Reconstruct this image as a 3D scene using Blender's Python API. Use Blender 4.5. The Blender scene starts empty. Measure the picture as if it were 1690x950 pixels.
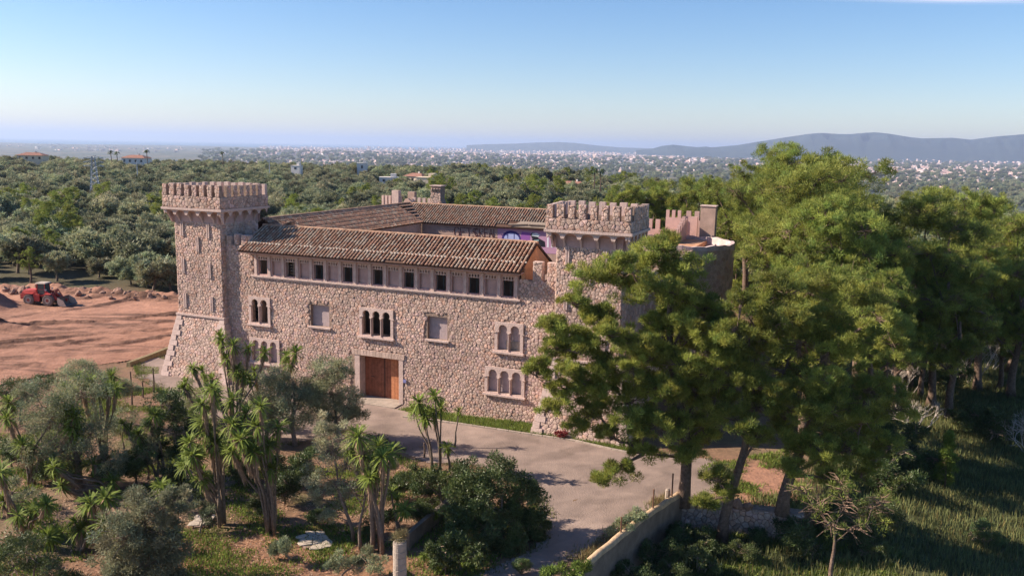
import bpy, math, random
import numpy as np
from mathutils import Vector, Matrix
from mathutils.geometry import tessellate_polygon
random.seed(7); rng = np.random.default_rng(7)
scn = bpy.context.scene; C = scn.collection
R = math.radians
# ------------------------------------------------------------------ camera
CAM_H = 24.0; FPX = 1400.0
cam_d = bpy.data.cameras.new('camera'); cam = bpy.data.objects.new('camera', cam_d); C.objects.link(cam)
MC = Matrix.Rotation(R(90-9.5), 3, 'X') @ Matrix.Rotation(R(1.08), 3, 'Z')
cam.matrix_world = Matrix.Translation((0, 0, CAM_H)) @ MC.to_4x4()
cam_d.sensor_width = 36; cam_d.lens = 36*FPX/1690; cam_d.clip_start = .5; cam_d.clip_end = 200000
scn.camera = cam
# ------------------------------------------------------------------ sky, sun, exposure
SUN = Vector((3.15, -.22, -1.95)).normalized()          # the way the light travels
SUN_EL = math.asin(-SUN.z); SUN_AZ = math.atan2(-SUN.x, -SUN.y)
w = bpy.data.worlds.new('World'); scn.world = w; w.use_nodes = True
nt = w.node_tree; bg = nt.nodes['Background']; sky = nt.nodes.new('ShaderNodeTexSky')
sky.sky_type = 'NISHITA'; sky.sun_disc = False; sky.sun_elevation = SUN_EL; sky.sun_rotation = SUN_AZ
sky.altitude = 100; sky.air_density = 1.0; sky.dust_density = .25; sky.ozone_density = 3.0
hs = nt.nodes.new('ShaderNodeHueSaturation'); hs.inputs['Saturation'].default_value = 1.22; mxs = nt.nodes.new('ShaderNodeMix'); mxs.data_type = 'RGBA'; mxs.blend_type = 'MULTIPLY'; mxs.inputs['Factor'].default_value = 1; mxs.inputs['B'].default_value = (.98,.95,1.02,1); nt.links.new(sky.outputs[0], mxs.inputs['A']); nt.links.new(mxs.outputs['Result'], hs.inputs['Color']); nt.links.new(hs.outputs[0], bg.inputs[0]); bg.inputs[1].default_value = .078
sl = bpy.data.lights.new('sun', 'SUN'); sl.energy = 5.0; sl.angle = R(.5); sl.color = (1, .87, .73)
so = bpy.data.objects.new('sun', sl); C.objects.link(so); so.rotation_euler = SUN.to_track_quat('-Z', 'Y').to_euler()
so.location = (-60, 20, 80)
scn.view_settings.view_transform = 'Standard'; scn.view_settings.look = 'None'
scn.view_settings.exposure = 1.0; scn.view_settings.gamma = 1
scn.cycles.max_bounces = 5; scn.cycles.diffuse_bounces = 3; scn.cycles.volume_bounces = 1
scn.cycles.transparent_max_bounces = 8; scn.cycles.transmission_bounces = 3

# ------------------------------------------------------------------ surveying helpers
def ray(px, py): return MC @ Vector((px-845, 475-py, -FPX))
def gnd(px, py, z=0.0):
    d = ray(px, py); t = (z-CAM_H)/d.z; return Vector((d.x*t, d.y*t, z))
def at(px, py, Y):
    d = ray(px, py); t = Y/d.y; return Vector((d.x*t, Y, CAM_H+d.z*t))
ANG = R(22.4)
SV = Vector((math.cos(ANG), -math.sin(ANG), 0)); TV = Vector((math.sin(ANG), math.cos(ANG), 0))
OC = gnd(628, 662)
def cas(s, t, z=0): return OC + SV*s + TV*t + Vector((0, 0, z))

# ------------------------------------------------------------------ materials
def mat(name, col, rough=.9, var=.25, scale=1.5, bump=.0, bscale=8, col2=None, tint=False, rand=0, spec=.2, trans=0, metal=0, detail=5):
    m = bpy.data.materials.new(name); m.use_nodes = True; t = m.node_tree; N = t.nodes; L = t.links
    b = N['Principled BSDF']; b.inputs['Roughness'].default_value = rough; b.inputs['Specular IOR Level'].default_value = spec
    b.inputs['Metallic'].default_value = metal
    tc = N.new('ShaderNodeTexCoord'); n = N.new('ShaderNodeTexNoise'); n.inputs['Scale'].default_value = scale
    n.inputs['Detail'].default_value = detail; n.inputs['Roughness'].default_value = .62
    L.new(tc.outputs['Object'], n.inputs['Vector'])
    r = N.new('ShaderNodeValToRGB'); r.color_ramp.elements[0].position = .3; r.color_ramp.elements[1].position = .7
    c2 = col2 or [min(1, c*(1+var)) for c in col]
    c1 = col if col2 else [c*(1-var) for c in col]
    r.color_ramp.elements[0].color = (*c1, 1); r.color_ramp.elements[1].color = (*c2, 1)
    L.new(n.outputs['Fac'], r.inputs['Fac']); out = r.outputs['Color']
    if tint:
        a = N.new('ShaderNodeAttribute'); a.attribute_name = 'tint'
        mx = N.new('ShaderNodeMix'); mx.data_type = 'RGBA'; mx.blend_type = 'MULTIPLY'; mx.inputs['Factor'].default_value = 1
        L.new(out, mx.inputs['A']); L.new(a.outputs['Color'], mx.inputs['B']); out = mx.outputs['Result']
    if rand:
        oi = N.new('ShaderNodeObjectInfo'); h = N.new('ShaderNodeHueSaturation')
        mr = N.new('ShaderNodeMapRange'); mr.inputs['To Min'].default_value = 1-rand; mr.inputs['To Max'].default_value = 1+rand
        mh = N.new('ShaderNodeMapRange'); mh.inputs['To Min'].default_value = .5-rand*.09; mh.inputs['To Max'].default_value = .5+rand*.09
        wn = N.new('ShaderNodeTexWhiteNoise'); wn.noise_dimensions = '1D'
        L.new(oi.outputs['Random'], mr.inputs['Value']); L.new(mr.outputs[0], h.inputs['Value'])
        L.new(oi.outputs['Random'], wn.inputs['W']); L.new(wn.outputs['Value'], mh.inputs['Value']); L.new(mh.outputs[0], h.inputs['Hue'])
        L.new(out, h.inputs['Color']); out = h.outputs['Color']
    L.new(out, b.inputs['Base Color'])
    if bump:
        n2 = N.new('ShaderNodeTexNoise'); n2.inputs['Scale'].default_value = bscale; n2.inputs['Detail'].default_value = 6
        L.new(tc.outputs['Object'], n2.inputs['Vector'])
        bp = N.new('ShaderNodeBump'); bp.inputs['Strength'].default_value = bump; bp.inputs['Distance'].default_value = .1
        L.new(n2.outputs['Fac'], bp.inputs['Height']); L.new(bp.outputs['Normal'], b.inputs['Normal'])
    if trans:
        tr = N.new('ShaderNodeBsdfTranslucent'); L.new(out, tr.inputs['Color'])
        ms = N.new('ShaderNodeMixShader'); ms.inputs[0].default_value = trans
        L.new(b.outputs[0], ms.inputs[1]); L.new(tr.outputs[0], ms.inputs[2]); L.new(ms.outputs[0], N['Material Output'].inputs['Surface'])
    return m
M = dict(
 stone=mat('rubble_stone', (.525,.378,.305), var=.16, scale=6, bump=.5, bscale=14, tint=True),
 mortar=mat('mortar', (.285,.20,.155), var=.25, scale=3, bump=.4),
 dress=mat('dressed_stone', (.54,.40,.345), var=.16, scale=2.2, bump=.35, bscale=10),
 render=mat('pink_render', (.50,.33,.29), var=.14, scale=1.3, bump=.2),
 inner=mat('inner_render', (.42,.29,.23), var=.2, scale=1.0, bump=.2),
 ochre=mat('orange_render', (.52,.28,.16), var=.16, scale=1.5, bump=.2),
 panel=mat('grey_panel', (.40,.31,.30), var=.12, scale=2.5, bump=.15),
 tile=mat('clay_tile', (.345,.21,.14), var=.3, scale=3, bump=.3, bscale=20, tint=True),
 under=mat('roof_bed', (.09,.05,.035), var=.3, scale=4),
 lime=mat('lime_mortar', (.6,.52,.44), var=.2, scale=6),
 door=mat('door_wood', (.31,.115,.065), var=.3, scale=2.5, bump=.2, tint=True),
 iron=mat('dark_iron', (.04,.035,.03), var=.2, rough=.6),
 rust=mat('rusty_iron', (.16,.08,.05), var=.3, scale=9),
 dark=mat('dark_frame', (.05,.08,.09), rough=.5),
 wood=mat('grey_timber', (.27,.21,.16), var=.2, scale=5),
 bark=mat('pine_bark', (.17,.115,.085), var=.45, scale=5, bump=.8, bscale=16, tint=True),
 greybark=mat('grey_bark', (.20,.15,.115), var=.35, scale=5, bump=.5, bscale=16, tint=True),
 deadwood=mat('dead_wood', (.40,.34,.29), var=.3, scale=3, tint=True),
 pine=mat('pine_needles', (.25,.28,.06), var=.3, scale=.5, tint=True, rand=.13, trans=.38, spec=.25, rough=.6),
 olive=mat('olive_leaves', (.26,.268,.15), var=.25, scale=.8, tint=True, rand=.38, trans=.32, spec=.3, rough=.6),
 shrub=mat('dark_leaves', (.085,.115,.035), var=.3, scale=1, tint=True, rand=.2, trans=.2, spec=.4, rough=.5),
 yucca=mat('yucca_leaves', (.17,.215,.04), var=.2, scale=3, tint=True, trans=.3, spec=.15, rough=.6),
 skirt=mat('dead_leaves', (.40,.27,.18), var=.3, scale=8, tint=True, trans=.15),
 grass=mat('fresh_grass', (.16,.215,.045), var=.3, scale=.8, tint=True, trans=.3),
 fgrass=mat('field_grass', (.15,.165,.065), var=.35, scale=.4, tint=True, trans=.3),
 dry=mat('dry_stems', (.24,.2,.1), var=.3, scale=1, tint=True, trans=.2),
 rock=mat('boulder_rock', (.30,.18,.13), var=.3, scale=1.3, bump=.8, bscale=5),
 flag=mat('flag_stone', (.45,.37,.29), var=.2, scale=3, bump=.3),
 red=mat('red_paint', (.50,.07,.055), rough=.6, var=.25, scale=3, spec=.3),
 tyre=mat('dusty_tyre', (.20,.15,.125), var=.25, scale=6, bump=.3),
 hub=mat('wheel_hub', (.32,.09,.07), var=.3, scale=5),
 steel=mat('worn_steel', (.13,.125,.115), rough=.55, var=.3, scale=4),
 dust=mat('dusty_steel', (.46,.38,.31), var=.2, scale=4),
 cabglass=mat('cab_glass', (.03,.07,.08), rough=.12, var=.2, spec=.8),
 white=mat('white_wall', (.72,.66,.60), var=.06),
 cream=mat('cream_wall', (.72,.58,.42), var=.06),
 yellow=mat('yellow_wall', (.62,.44,.2), var=.08),
 redroof=mat('red_roof', (.30,.15,.11), var=.2, scale=1),
 glass=mat('window_glass', (.03,.035,.04), rough=.2, spec=.6),
 galv=mat('galvanised_steel', (.4,.42,.45), var=.1, rough=.6),
 conc=mat('pale_concrete', (.36,.29,.235), var=.22, scale=1.6, bump=.4, bscale=9),
 wallconc=mat('wall_render', (.20,.15,.115), var=.3, scale=1.2, bump=.4, bscale=7),
)
def paint(name, c): return mat(name, c, var=.08, rough=.8, scale=5)

# ------------------------------------------------------------------ mesh helpers
def tag(o, label=None, cat=None, group=None, kind=None):
    if label: o['label'] = label
    if cat: o['category'] = cat
    if group: o['group'] = group
    if kind: o['kind'] = kind
    return o
def link(o, parent=None):
    C.objects.link(o)
    if parent is not None: o.parent = parent
    return o
def empty(name, loc=(0,0,0), rz=0, label=None, cat=None, group=None):
    o = bpy.data.objects.new(name, None); o.empty_display_size = .5; C.objects.link(o)
    o.location = loc; o.rotation_euler = (0,0,rz); return tag(o, label, cat, group)
def set_tint(me, tint, dom='FACE'):
    a = me.attributes.new('tint', 'FLOAT_COLOR', dom)
    t = np.ones((len(tint), 4), np.float32); t[:, :3] = np.asarray(tint, np.float32).reshape(len(tint), -1); a.data.foreach_set('color', t.ravel())
class MB:
    def __init__(s): s.v = []; s.f = []; s.t = []
    def add(s, vs, fs, tint=(1,1,1)):
        k = len(s.v); s.v.extend([tuple(p) for p in vs]); s.f.extend([tuple(i+k for i in f) for f in fs]); s.t.extend([tint]*len(fs)); return s
    def box(s, x0, x1, y0, y1, z0, z1, tint=(1,1,1)):
        v = [(x,y,z) for z in (z0,z1) for x,y in ((x0,y0),(x1,y0),(x1,y1),(x0,y1))]
        return s.add(v, [(0,3,2,1),(4,5,6,7),(0,1,5,4),(1,2,6,5),(2,3,7,6),(3,0,4,7)], tint)
    def hexa(s, b, t, tint=(1,1,1)):
        n = len(b); return s.add(list(b)+list(t), [tuple(range(n))[::-1], tuple(range(n,2*n))]+[(i,(i+1)%n,n+(i+1)%n,n+i) for i in range(n)], tint)
    def tube(s, pts, rad, n=6, tint=(1,1,1), cap=True):
        pts = [Vector(p) for p in pts]; k = len(pts); vs = []
        for i, p in enumerate(pts):
            d = (pts[min(i+1,k-1)]-pts[max(i-1,0)])
            if d.length < 1e-6: d = Vector((0,0,1))
            d.normalize(); u = d.orthogonal().normalized() if i == 0 else (u-d*u.dot(d)).normalized()
            v = d.cross(u); r = rad[i] if hasattr(rad,'__len__') else rad
            for j in range(n):
                a = 2*math.pi*j/n; vs.append(p+u*(math.cos(a)*r)+v*(math.sin(a)*r))
        fs = [(i*n+j, i*n+(j+1)%n, (i+1)*n+(j+1)%n, (i+1)*n+j) for i in range(k-1) for j in range(n)]
        if cap: fs += [tuple(range(n))[::-1], tuple(range((k-1)*n, k*n))]
        return s.add(vs, fs, tint)
    def mesh(s, name, m, smooth=False):
        me = bpy.data.meshes.new(name); me.from_pydata(s.v, [], s.f); me.materials.append(m)
        if s.f: set_tint(me, s.t)
        if smooth: me.polygons.foreach_set('use_smooth', [True]*len(me.polygons))
        me.update(); return me
    def build(s, name, m, parent=None, smooth=False, **k):
        o = bpy.data.objects.new(name, s.mesh(name, m, smooth)); return tag(link(o, parent), **k)
def np_mesh(name, V, F, m, tint=None, smooth=False):
    V = np.asarray(V, np.float32).reshape(-1,3); F = np.asarray(F, np.int32); k = F.shape[1]
    me = bpy.data.meshes.new(name); me.vertices.add(len(V)); me.vertices.foreach_set('co', V.ravel())
    me.loops.add(F.size); me.loops.foreach_set('vertex_index', F.ravel())
    me.polygons.add(len(F)); me.polygons.foreach_set('loop_start', np.arange(0, F.size, k, dtype=np.int32))
    me.materials.append(m); me.update(calc_edges=True)
    if tint is not None: set_tint(me, tint)
    if smooth: me.polygons.foreach_set('use_smooth', [True]*len(me.polygons))
    return me
def place(name, me, parent=None, loc=None, rot=None, sc=None, **k):
    o = bpy.data.objects.new(name, me); link(o, parent)
    if loc is not None: o.location = loc
    if rot is not None: o.rotation_euler = rot
    if sc is not None: o.scale = sc if hasattr(sc,'__len__') else (sc,)*3
    return tag(o, **k)
def lerp(a, b, t): return a+(b-a)*t
def fbm(x, y, s=1.0, o=4, seed=0):
    r = 0; a = 1; f = s
    for i in range(o):
        p = seed*12.7+i*5.1
        r = r + a*(np.sin(x*f*1.0+1.7*np.sin(y*f*.8+p)+p)*np.cos(y*f*1.1+1.3*np.sin(x*f*.9+p*1.7)))
        a *= .5; f *= 2.03
    return r
# prism of a polygon with holes; P maps (u, v, depth) -> xyz
def prism(mb, outer, holes, P, d0, d1, tint=(1,1,1)):
    loops = [outer]+holes; flat = [p for l in loops for p in l]
    tr = tessellate_polygon([[Vector((p[0],p[1],0)) for p in l] for l in loops])
    n = len(flat); vs = [P(p[0],p[1],d0) for p in flat]+[P(p[0],p[1],d1) for p in flat]
    fs = [tuple(t) for t in tr]+[tuple(i+n for i in t[::-1]) for t in tr]
    k = 0
    for l in loops:
        m_ = len(l)
        for i in range(m_): fs.append((k+i, k+(i+1)%m_, k+(i+1)%m_+n, k+i+n))
        k += m_
    mb.add(vs, fs, tint)
# ================================================================== SETTING: terrain
EDGE = np.array([(-6.0,29.6),(4.05,44.95),(11.5,55.5),(14.9,54.75),(19.6,53.9),(25,62),(31,80),(33,105),(40,135)], float)
def inside(poly, x, y):
    r = np.zeros(np.shape(x), bool); n = len(poly); j = n-1
    for i in range(n):
        xi, yi = poly[i]; xj, yj = poly[j]
        c = ((yi > y) != (yj > y)) & (x < (xj-xi)*(y-yi)/((yj-yi) if yj != yi else 1e-9)+xi); r ^= c; j = i
    return r
def pdist(line, x, y):
    d = np.full(np.shape(x), 1e9)
    for (ax,ay),(bx,by) in zip(line[:-1], line[1:]):
        t = np.clip(((x-ax)*(bx-ax)+(y-ay)*(by-ay))/((bx-ax)**2+(by-ay)**2), 0, 1)
        d = np.minimum(d, np.hypot(x-ax-t*(bx-ax), y-ay-t*(by-ay)))
    return d
def sst(a, b, x): t = np.clip((x-a)/(b-a), 0, 1); return t*t*(3-2*t)
LOWPOLY = [tuple(p) for p in EDGE]+[(60,150),(400,150),(400,0),(-6,0)]
def gz(x, y):
    x = np.asarray(x, float); y = np.asarray(y, float)
    d = np.hypot(x, y); az = np.degrees(np.arctan2(x, y))
    z = np.zeros_like(d)
    low = inside(LOWPOLY, x, y); e = pdist(EDGE, x, y)
    width = np.where(y < 55.5, .35, np.clip((y-55)*.4+.6, .6, 7))
    z = z-1.7*low*sst(0, 1, e/width)-1.3*low*sst(1, 14, e)
    z = z+low*sst(3, 9, e)*(.35*fbm(x, y, .12, 3, 3))
    z = z+3.0*sst(118, 150, y)*low*1.0
    far = sst(150, 260, d)
    z = z+far*1.6*fbm(x, y, .012, 3, 5)+1.0*sst(200, 640, d)*sst(-3, -20, az)+3*sst(150,300,d)*sst(-12,-2,az)*sst(12,2,az)
    RP = np.interp(az, [-35,-20,-8,0,8,20,35], [720,700,600,520,450,360,330])
    return z-123*sst(RP, RP*1.9, d)
def gzf(x, y): return float(gz(np.array([x]), np.array([y]))[0])
xs = np.concatenate([np.arange(-1500,-96,26), np.arange(-96,-6,.8), np.arange(-6,22,.35), np.arange(22,80,.8), np.arange(80,1500,26)])
ys = np.concatenate([np.arange(14,28,3), np.arange(28,60,.45), np.arange(60,135,.8), np.arange(135,300,6), np.arange(300,1700,20)])
X, Y = np.meshgrid(xs, ys); Z = gz(X, Y)
CLEAR = [gnd(*p)[:2] for p in ((-260,650),(0,634),(60,622),(150,603),(232,592),(300,575),(340,545),(330,500),(290,487),(200,486),(120,480),(60,474),(0,472),(-300,462))]
COURT = [gnd(*p)[:2] for p in ((228,598),(262,590),(290,600),(330,560),(660,640),(760,672),(1010,735),(1080,746),(1165,756),(1215,772),(1180,812),(1128,832),(1112,830),(1080,838),(1045,862),(1010,880),(975,905),(935,925),(900,960),(880,1010),(700,1010),(786,952),(838,926),(888,900),(905,850),(868,796),(800,770),(700,762),(640,730),(590,706),(470,735),(380,720),(300,668),(262,640),(232,622))]
incl = inside(CLEAR, X, Y); inco = inside(COURT, X, Y); dco = np.minimum(pdist(np.array([tuple(p) for p in COURT]+[tuple(COURT[0])]), X, Y), 3)
near = (Y < 128) & (np.abs(X) < 110) & ~incl & ~inco & (Z > -.01)
Z = Z-near*sst(.2, 1.5, dco)*np.clip(.10+.07*fbm(X, Y, .35, 4, 1), 0, .3)
nx, ny = len(xs), len(ys); I = np.arange(nx*ny).reshape(ny, nx)
F = np.stack([I[:-1,:-1], I[:-1,1:], I[1:,1:], I[1:,:-1]], -1).reshape(-1, 4)
g1 = fbm(X, Y, .22, 4, 2); g2 = fbm(X, Y, .07, 3, 8)
def mixc(c, d, t): return c*(1-t[...,None])+np.array(d)*t[...,None]
col = np.ones(X.shape+(3,))*np.array([.20,.12,.075])
col = mixc(col, (.085,.10,.035), sst(.1, .9, g1)*.8)
col = mixc(col, (.22,.15,.10), sst(.3, 1.0, -g2))
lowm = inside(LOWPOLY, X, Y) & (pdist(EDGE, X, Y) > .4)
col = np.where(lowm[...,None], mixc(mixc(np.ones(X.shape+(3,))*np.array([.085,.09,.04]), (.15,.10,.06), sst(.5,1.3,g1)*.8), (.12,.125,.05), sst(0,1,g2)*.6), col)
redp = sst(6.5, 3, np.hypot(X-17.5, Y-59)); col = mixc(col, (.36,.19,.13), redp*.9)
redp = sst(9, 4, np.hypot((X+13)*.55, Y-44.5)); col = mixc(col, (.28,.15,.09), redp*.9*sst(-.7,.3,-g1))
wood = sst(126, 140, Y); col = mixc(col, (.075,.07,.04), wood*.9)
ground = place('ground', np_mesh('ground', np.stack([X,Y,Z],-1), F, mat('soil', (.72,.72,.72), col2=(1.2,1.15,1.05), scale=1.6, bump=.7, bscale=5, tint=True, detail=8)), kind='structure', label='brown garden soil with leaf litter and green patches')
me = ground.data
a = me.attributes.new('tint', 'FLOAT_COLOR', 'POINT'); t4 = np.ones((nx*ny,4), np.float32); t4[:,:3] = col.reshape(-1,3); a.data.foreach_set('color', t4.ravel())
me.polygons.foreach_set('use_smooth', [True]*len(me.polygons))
# ---- red dirt clearing: rutted sheet
def grid_sheet(name, poly, step, zf, m, tf=None, **k):
    P = np.array([tuple(p) for p in poly]); x = np.arange(P[:,0].min(), P[:,0].max()+step, step); y = np.arange(P[:,1].min(), P[:,1].max()+step, step)
    Xg, Yg = np.meshgrid(x, y); n = len(x); I = np.arange(Xg.size).reshape(Xg.shape)
    cx = Xg[:-1,:-1]+step/2; cy = Yg[:-1,:-1]+step/2
    wob = .5*fbm(cx, cy, .9, 3, 4); keep = inside(poly, cx+wob*.6, cy+wob*.5)
    F = np.stack([I[:-1,:-1], I[:-1,1:], I[1:,1:], I[1:,:-1]], -1)[keep]
    V = np.stack([Xg, Yg, zf(Xg, Yg)], -1).reshape(-1,3); u, inv = np.unique(F, return_inverse=True)
    me = np_mesh(name, V[u], inv.reshape(F.shape), m, smooth=True)
    if tf is not None: set_tint(me, tf(V[u][:,0], V[u][:,1])[:,None]*np.ones((1,3)), 'POINT')
    return place(name, me, **k)
CL = np.array([tuple(p) for p in CLEAR]+[tuple(CLEAR[0])])
WIND = [(np.array([tuple(gnd(*p)[:2]) for p in l]), h) for l, h in (
 (((0,529),(60,519),(150,509),(215,497)),.5),(((-20,547),(60,537),(150,534),(290,521)),.65),(((0,569),(80,561),(160,553),(290,544)),.55),(((0,577),(90,573),(170,561)),.6),
 (((100,582),(200,569),(290,556)),.4),(((0,595),(100,589),(230,580)),.3),(((60,548),(170,543),(280,532)),.4),(((40,556),(130,551)),.5),(((130,497),(210,492),(290,501)),.5),(((0,612),(60,603),(75,622)),.3))]
def zclear(x, y):
    u = x*.97-y*.22; v = y+x*.17+2.2*np.sin(x*.07)                       # ruts run roughly east-west
    rut = np.maximum(0, fbm(u*.16, v, .55, 3, 11))*.42*sst(-.6,.8,fbm(u,v,.05,2,3))+.16*fbm(u*.12, v, 1.6, 3, 6)*sst(0,1.2,fbm(u,v,.09,2,9)+.4)+.05*fbm(u, v, 1.3, 3, 15)
    e = pdist(CL, x, y); z = .02+(.18+rut)*sst(0, 2.5, e)
    for hx, hy, h, rx, ry in ((-75,116.5,2.6,5.0,3.2),(-78.5,118,2.4,6,3),(-66,103.5,1.1,5.5,1.6),(-71,104.5,1.4,4.5,1.9),(-60.5,103,.4,5,1.2)):
        q = ((x-hx)/rx)**2+((y-hy)/ry)**2; z = z+h*np.exp(-q*1.6)*(1+.16*fbm(x,y,1.4,3,7))
    # bank pushed up along the back edge
    bk = np.array([tuple(gnd(*p)[:2]) for p in ((-300,470),(0,480),(60,481),(120,487),(200,492),(300,494))])
    z = z+np.exp(-(pdist(bk, x, y)/1.5)**2)*(.75+.35*fbm(x,y,.8,3,2))
    for a_, h in WIND:
        d_ = pdist(a_, x, y); wv = .5*fbm(x, y, .5, 3, 17); g = .35+.65*sst(-.6, .6, fbm(x, y, .22, 2, 31)); z = z+.55*h*g*np.maximum(0, 1-np.abs(d_-.3-wv*.5)/.5)**.8*(1+.3*fbm(x, y, 2.1, 3, 41))
    return z
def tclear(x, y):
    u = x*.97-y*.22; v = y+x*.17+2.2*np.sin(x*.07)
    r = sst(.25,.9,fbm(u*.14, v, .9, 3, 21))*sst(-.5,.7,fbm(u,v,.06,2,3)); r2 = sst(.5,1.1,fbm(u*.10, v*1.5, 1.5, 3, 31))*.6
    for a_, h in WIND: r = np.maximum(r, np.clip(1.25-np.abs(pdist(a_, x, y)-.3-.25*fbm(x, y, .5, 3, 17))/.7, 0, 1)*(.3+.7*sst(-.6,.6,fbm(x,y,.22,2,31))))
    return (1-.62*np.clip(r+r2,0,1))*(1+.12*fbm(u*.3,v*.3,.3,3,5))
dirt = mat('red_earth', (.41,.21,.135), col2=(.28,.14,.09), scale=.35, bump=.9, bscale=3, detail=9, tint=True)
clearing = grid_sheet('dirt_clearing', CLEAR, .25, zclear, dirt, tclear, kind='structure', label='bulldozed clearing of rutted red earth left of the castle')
# ---- court and driveway
court_m = mat('worn_tarmac', (.325,.24,.195), col2=(.215,.16,.132), scale=.5, bump=.5, bscale=9, detail=9, tint=True)
def zcourt(x, y): return .03+.02*fbm(x, y, .6, 3, 9)
road = grid_sheet('driveway', COURT, .3, zcourt, court_m, lambda x, y: 1+.16*sst(.2,.9,fbm(x,y,.28,4,12))-.22*sst(.3,1.0,fbm(x,y,.5,4,19))-.12*sst(.5,.9,fbm(x*.5+y,y*.5-x,1.3,3,2)), kind='structure', label='worn greyish pink forecourt and driveway in front of the castle')
# ---- far plain, sea, hills
def far_poly(name, pts, z, m, **k):
    mb = MB(); v = [(p[0], p[1], z) for p in pts]
    for t in tessellate_polygon([[Vector((p[0],p[1],0)) for p in pts]]): mb.add([v[i] for i in t], [(0,1,2)])
    return mb.build(name, m, **k)
seam = bpy.data.materials.new('sea_water'); seam.use_nodes = True; b = seam.node_tree.nodes['Principled BSDF']
b.inputs['Base Color'].default_value = (.03,.10,.16,1); b.inputs['Roughness'].default_value = .35
bn = seam.node_tree.nodes.new('ShaderNodeTexNoise'); bn.inputs['Scale'].default_value = .02; bb = seam.node_tree.nodes.new('ShaderNodeBump'); bb.inputs['Strength'].default_value = .5
tc_ = seam.node_tree.nodes.new('ShaderNodeTexCoord'); seam.node_tree.links.new(tc_.outputs['Object'], bn.inputs['Vector'])
seam.node_tree.links.new(bn.outputs['Fac'], bb.inputs['Height']); seam.node_tree.links.new(bb.outputs['Normal'], b.inputs['Normal'])
far_poly('sea', [(-60000,3000),(60000,3000),(60000,80000),(-60000,80000)], -112, seam, kind='structure')
def pz(px, dy): # a point of the plain dy pixels under the sea horizon
    hy = 238.3+(px-845)*.0188; return gnd(px, hy+dy, -110)
coast = [(-900,12.5),(-60,12),(40,13),(75,13.5),(150,13.2),(240,12.2),(330,12),(420,12.6),(470,13),(600,12.2),(720,11.6),(800,10.4),(900,9.6),(1000,9.2),(1080,8),(1200,6),(1700,6),(3000,6)]
cp = [tuple(pz(*p)[:2]) for p in coast]; cp2 = []
for (ax,ay),(bx,by) in zip(cp[:-1], cp[1:]):
    for i in range(6):
        t = i/6; cp2.append((lerp(ax,bx,t), lerp(ay,by,t)+rng.normal()*110*(0<i)))
plainm = mat('far_plain', (.07,.085,.06), col2=(.23,.18,.13), scale=.0045, detail=12)
pm = plainm.node_tree.nodes; pm['Color Ramp'].color_ramp.elements[0].position = .46; pm['Color Ramp'].color_ramp.elements[1].position = .66
far_poly('plain', [(30000,400),(-30000,400)]+cp2+[(30000,cp2[-1][1])], -110, plainm, kind='structure', label='hazy coastal plain of fields and trees reaching to the sea')
def hill(name, prof, D0, D1, m, seed, **k):
    n = 160; rows = 26; V = []
    pxs = np.linspace(prof[0][0], prof[-1][0], n); hs = np.interp(pxs, [p[0] for p in prof], [p[1] for p in prof])
    for j in range(rows):
        v = j/(rows-1)
        for i, px in enumerate(pxs):
            hy = 238.3+(px-845)*.0188; Dc = lerp(D0, D1, .55); az = at(px, hy, 1.0).x; Dy = lerp(D0, D1, v)
            top = CAM_H+(hy-hs[i])*Dc/1420+4
            s = math.sin(min(1, v/.55)*math.pi/2) if v < .55 else 1-(v-.55)/.45*.6
            rid = 1-.22*abs(fbm(px*.05, v*3, 1, 4, seed))*(1-abs(v-.55)*1.2) if v < .5 else 1
            s2 = s*rid if abs(v-.55) > .04 else s
            V.append((az*Dy, Dy, -114+(top+114)*s2))
    I = np.arange(n*rows).reshape(rows, n); F = np.stack([I[:-1,:-1], I[:-1,1:], I[1:,1:], I[1:,:-1]], -1).reshape(-1,4)
    return place(name, np_mesh(name, V, F, m, smooth=True), kind='structure', **k)
hm = mat('far_forest_slope', (.02,.04,.05), col2=(.05,.065,.065), scale=.002, detail=8)
hill('mountain', [(1130,242),(1180,241),(1215,238),(1240,234),(1290,226),(1330,220),(1352,218),(1385,220),(1400,220),(1440,217),(1462,219),(1500,225),(1520,227),(1570,226),(1600,229),(1640,224),(1665,222),(1690,220),(1740,219),(1800,224),(1860,232)], 12500, 17500, hm, 3, label='long blue forested mountain ridge on the right horizon')
hill('hill', [(1050,246),(1078,243),(1092,239),(1110,237),(1130,239),(1150,241),(1165,240),(1185,243),(1230,246)], 14500, 16500, hm, 5, label='low blue hill left of the mountain ridge')
hill('headland', [(770,237.6),(800,236),(850,235),(880,233.5),(920,232.5),(950,234),(985,238),(1020,241),(1080,243)], 21000, 26000, hm, 8, label='faint flat headland on the sea horizon at the centre')
# ---- the far town: thousands of tiny blocks
tb = MB(); pal = [(.88,.66,.58),(.85,.56,.46),(.9,.8,.74),(.75,.52,.42),(.62,.42,.38),(.85,.62,.50)]
def town(n, x0, x1, d0, d1, hmin=6, hmax=16, wmin=14, wmax=50):
    for _ in range(n):
        px = random.uniform(x0, x1); dy = random.uniform(d0, d1); p = pz(px, dy)
        if fbm(np.array(p.x*.0011), np.array(p.y*.0006), 1, 3, 4) < .1 and random.random() < .72: continue
        a = random.uniform(0, 1.5); sx = random.uniform(wmin, wmax)/2; sy = random.uniform(wmin, wmax)/2*1.2; h = random.uniform(hmin, hmax)
        ca, sa = math.cos(a), math.sin(a); b_ = [(p.x+ca*u*sx-sa*v*sy, p.y+sa*u*sx+ca*v*sy) for u, v in ((-1,-1),(1,-1),(1,1),(-1,1))]
        tb.hexa([(q[0],q[1],-111) for q in b_], [(q[0],q[1],-110+h) for q in b_], random.choice(pal))
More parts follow.
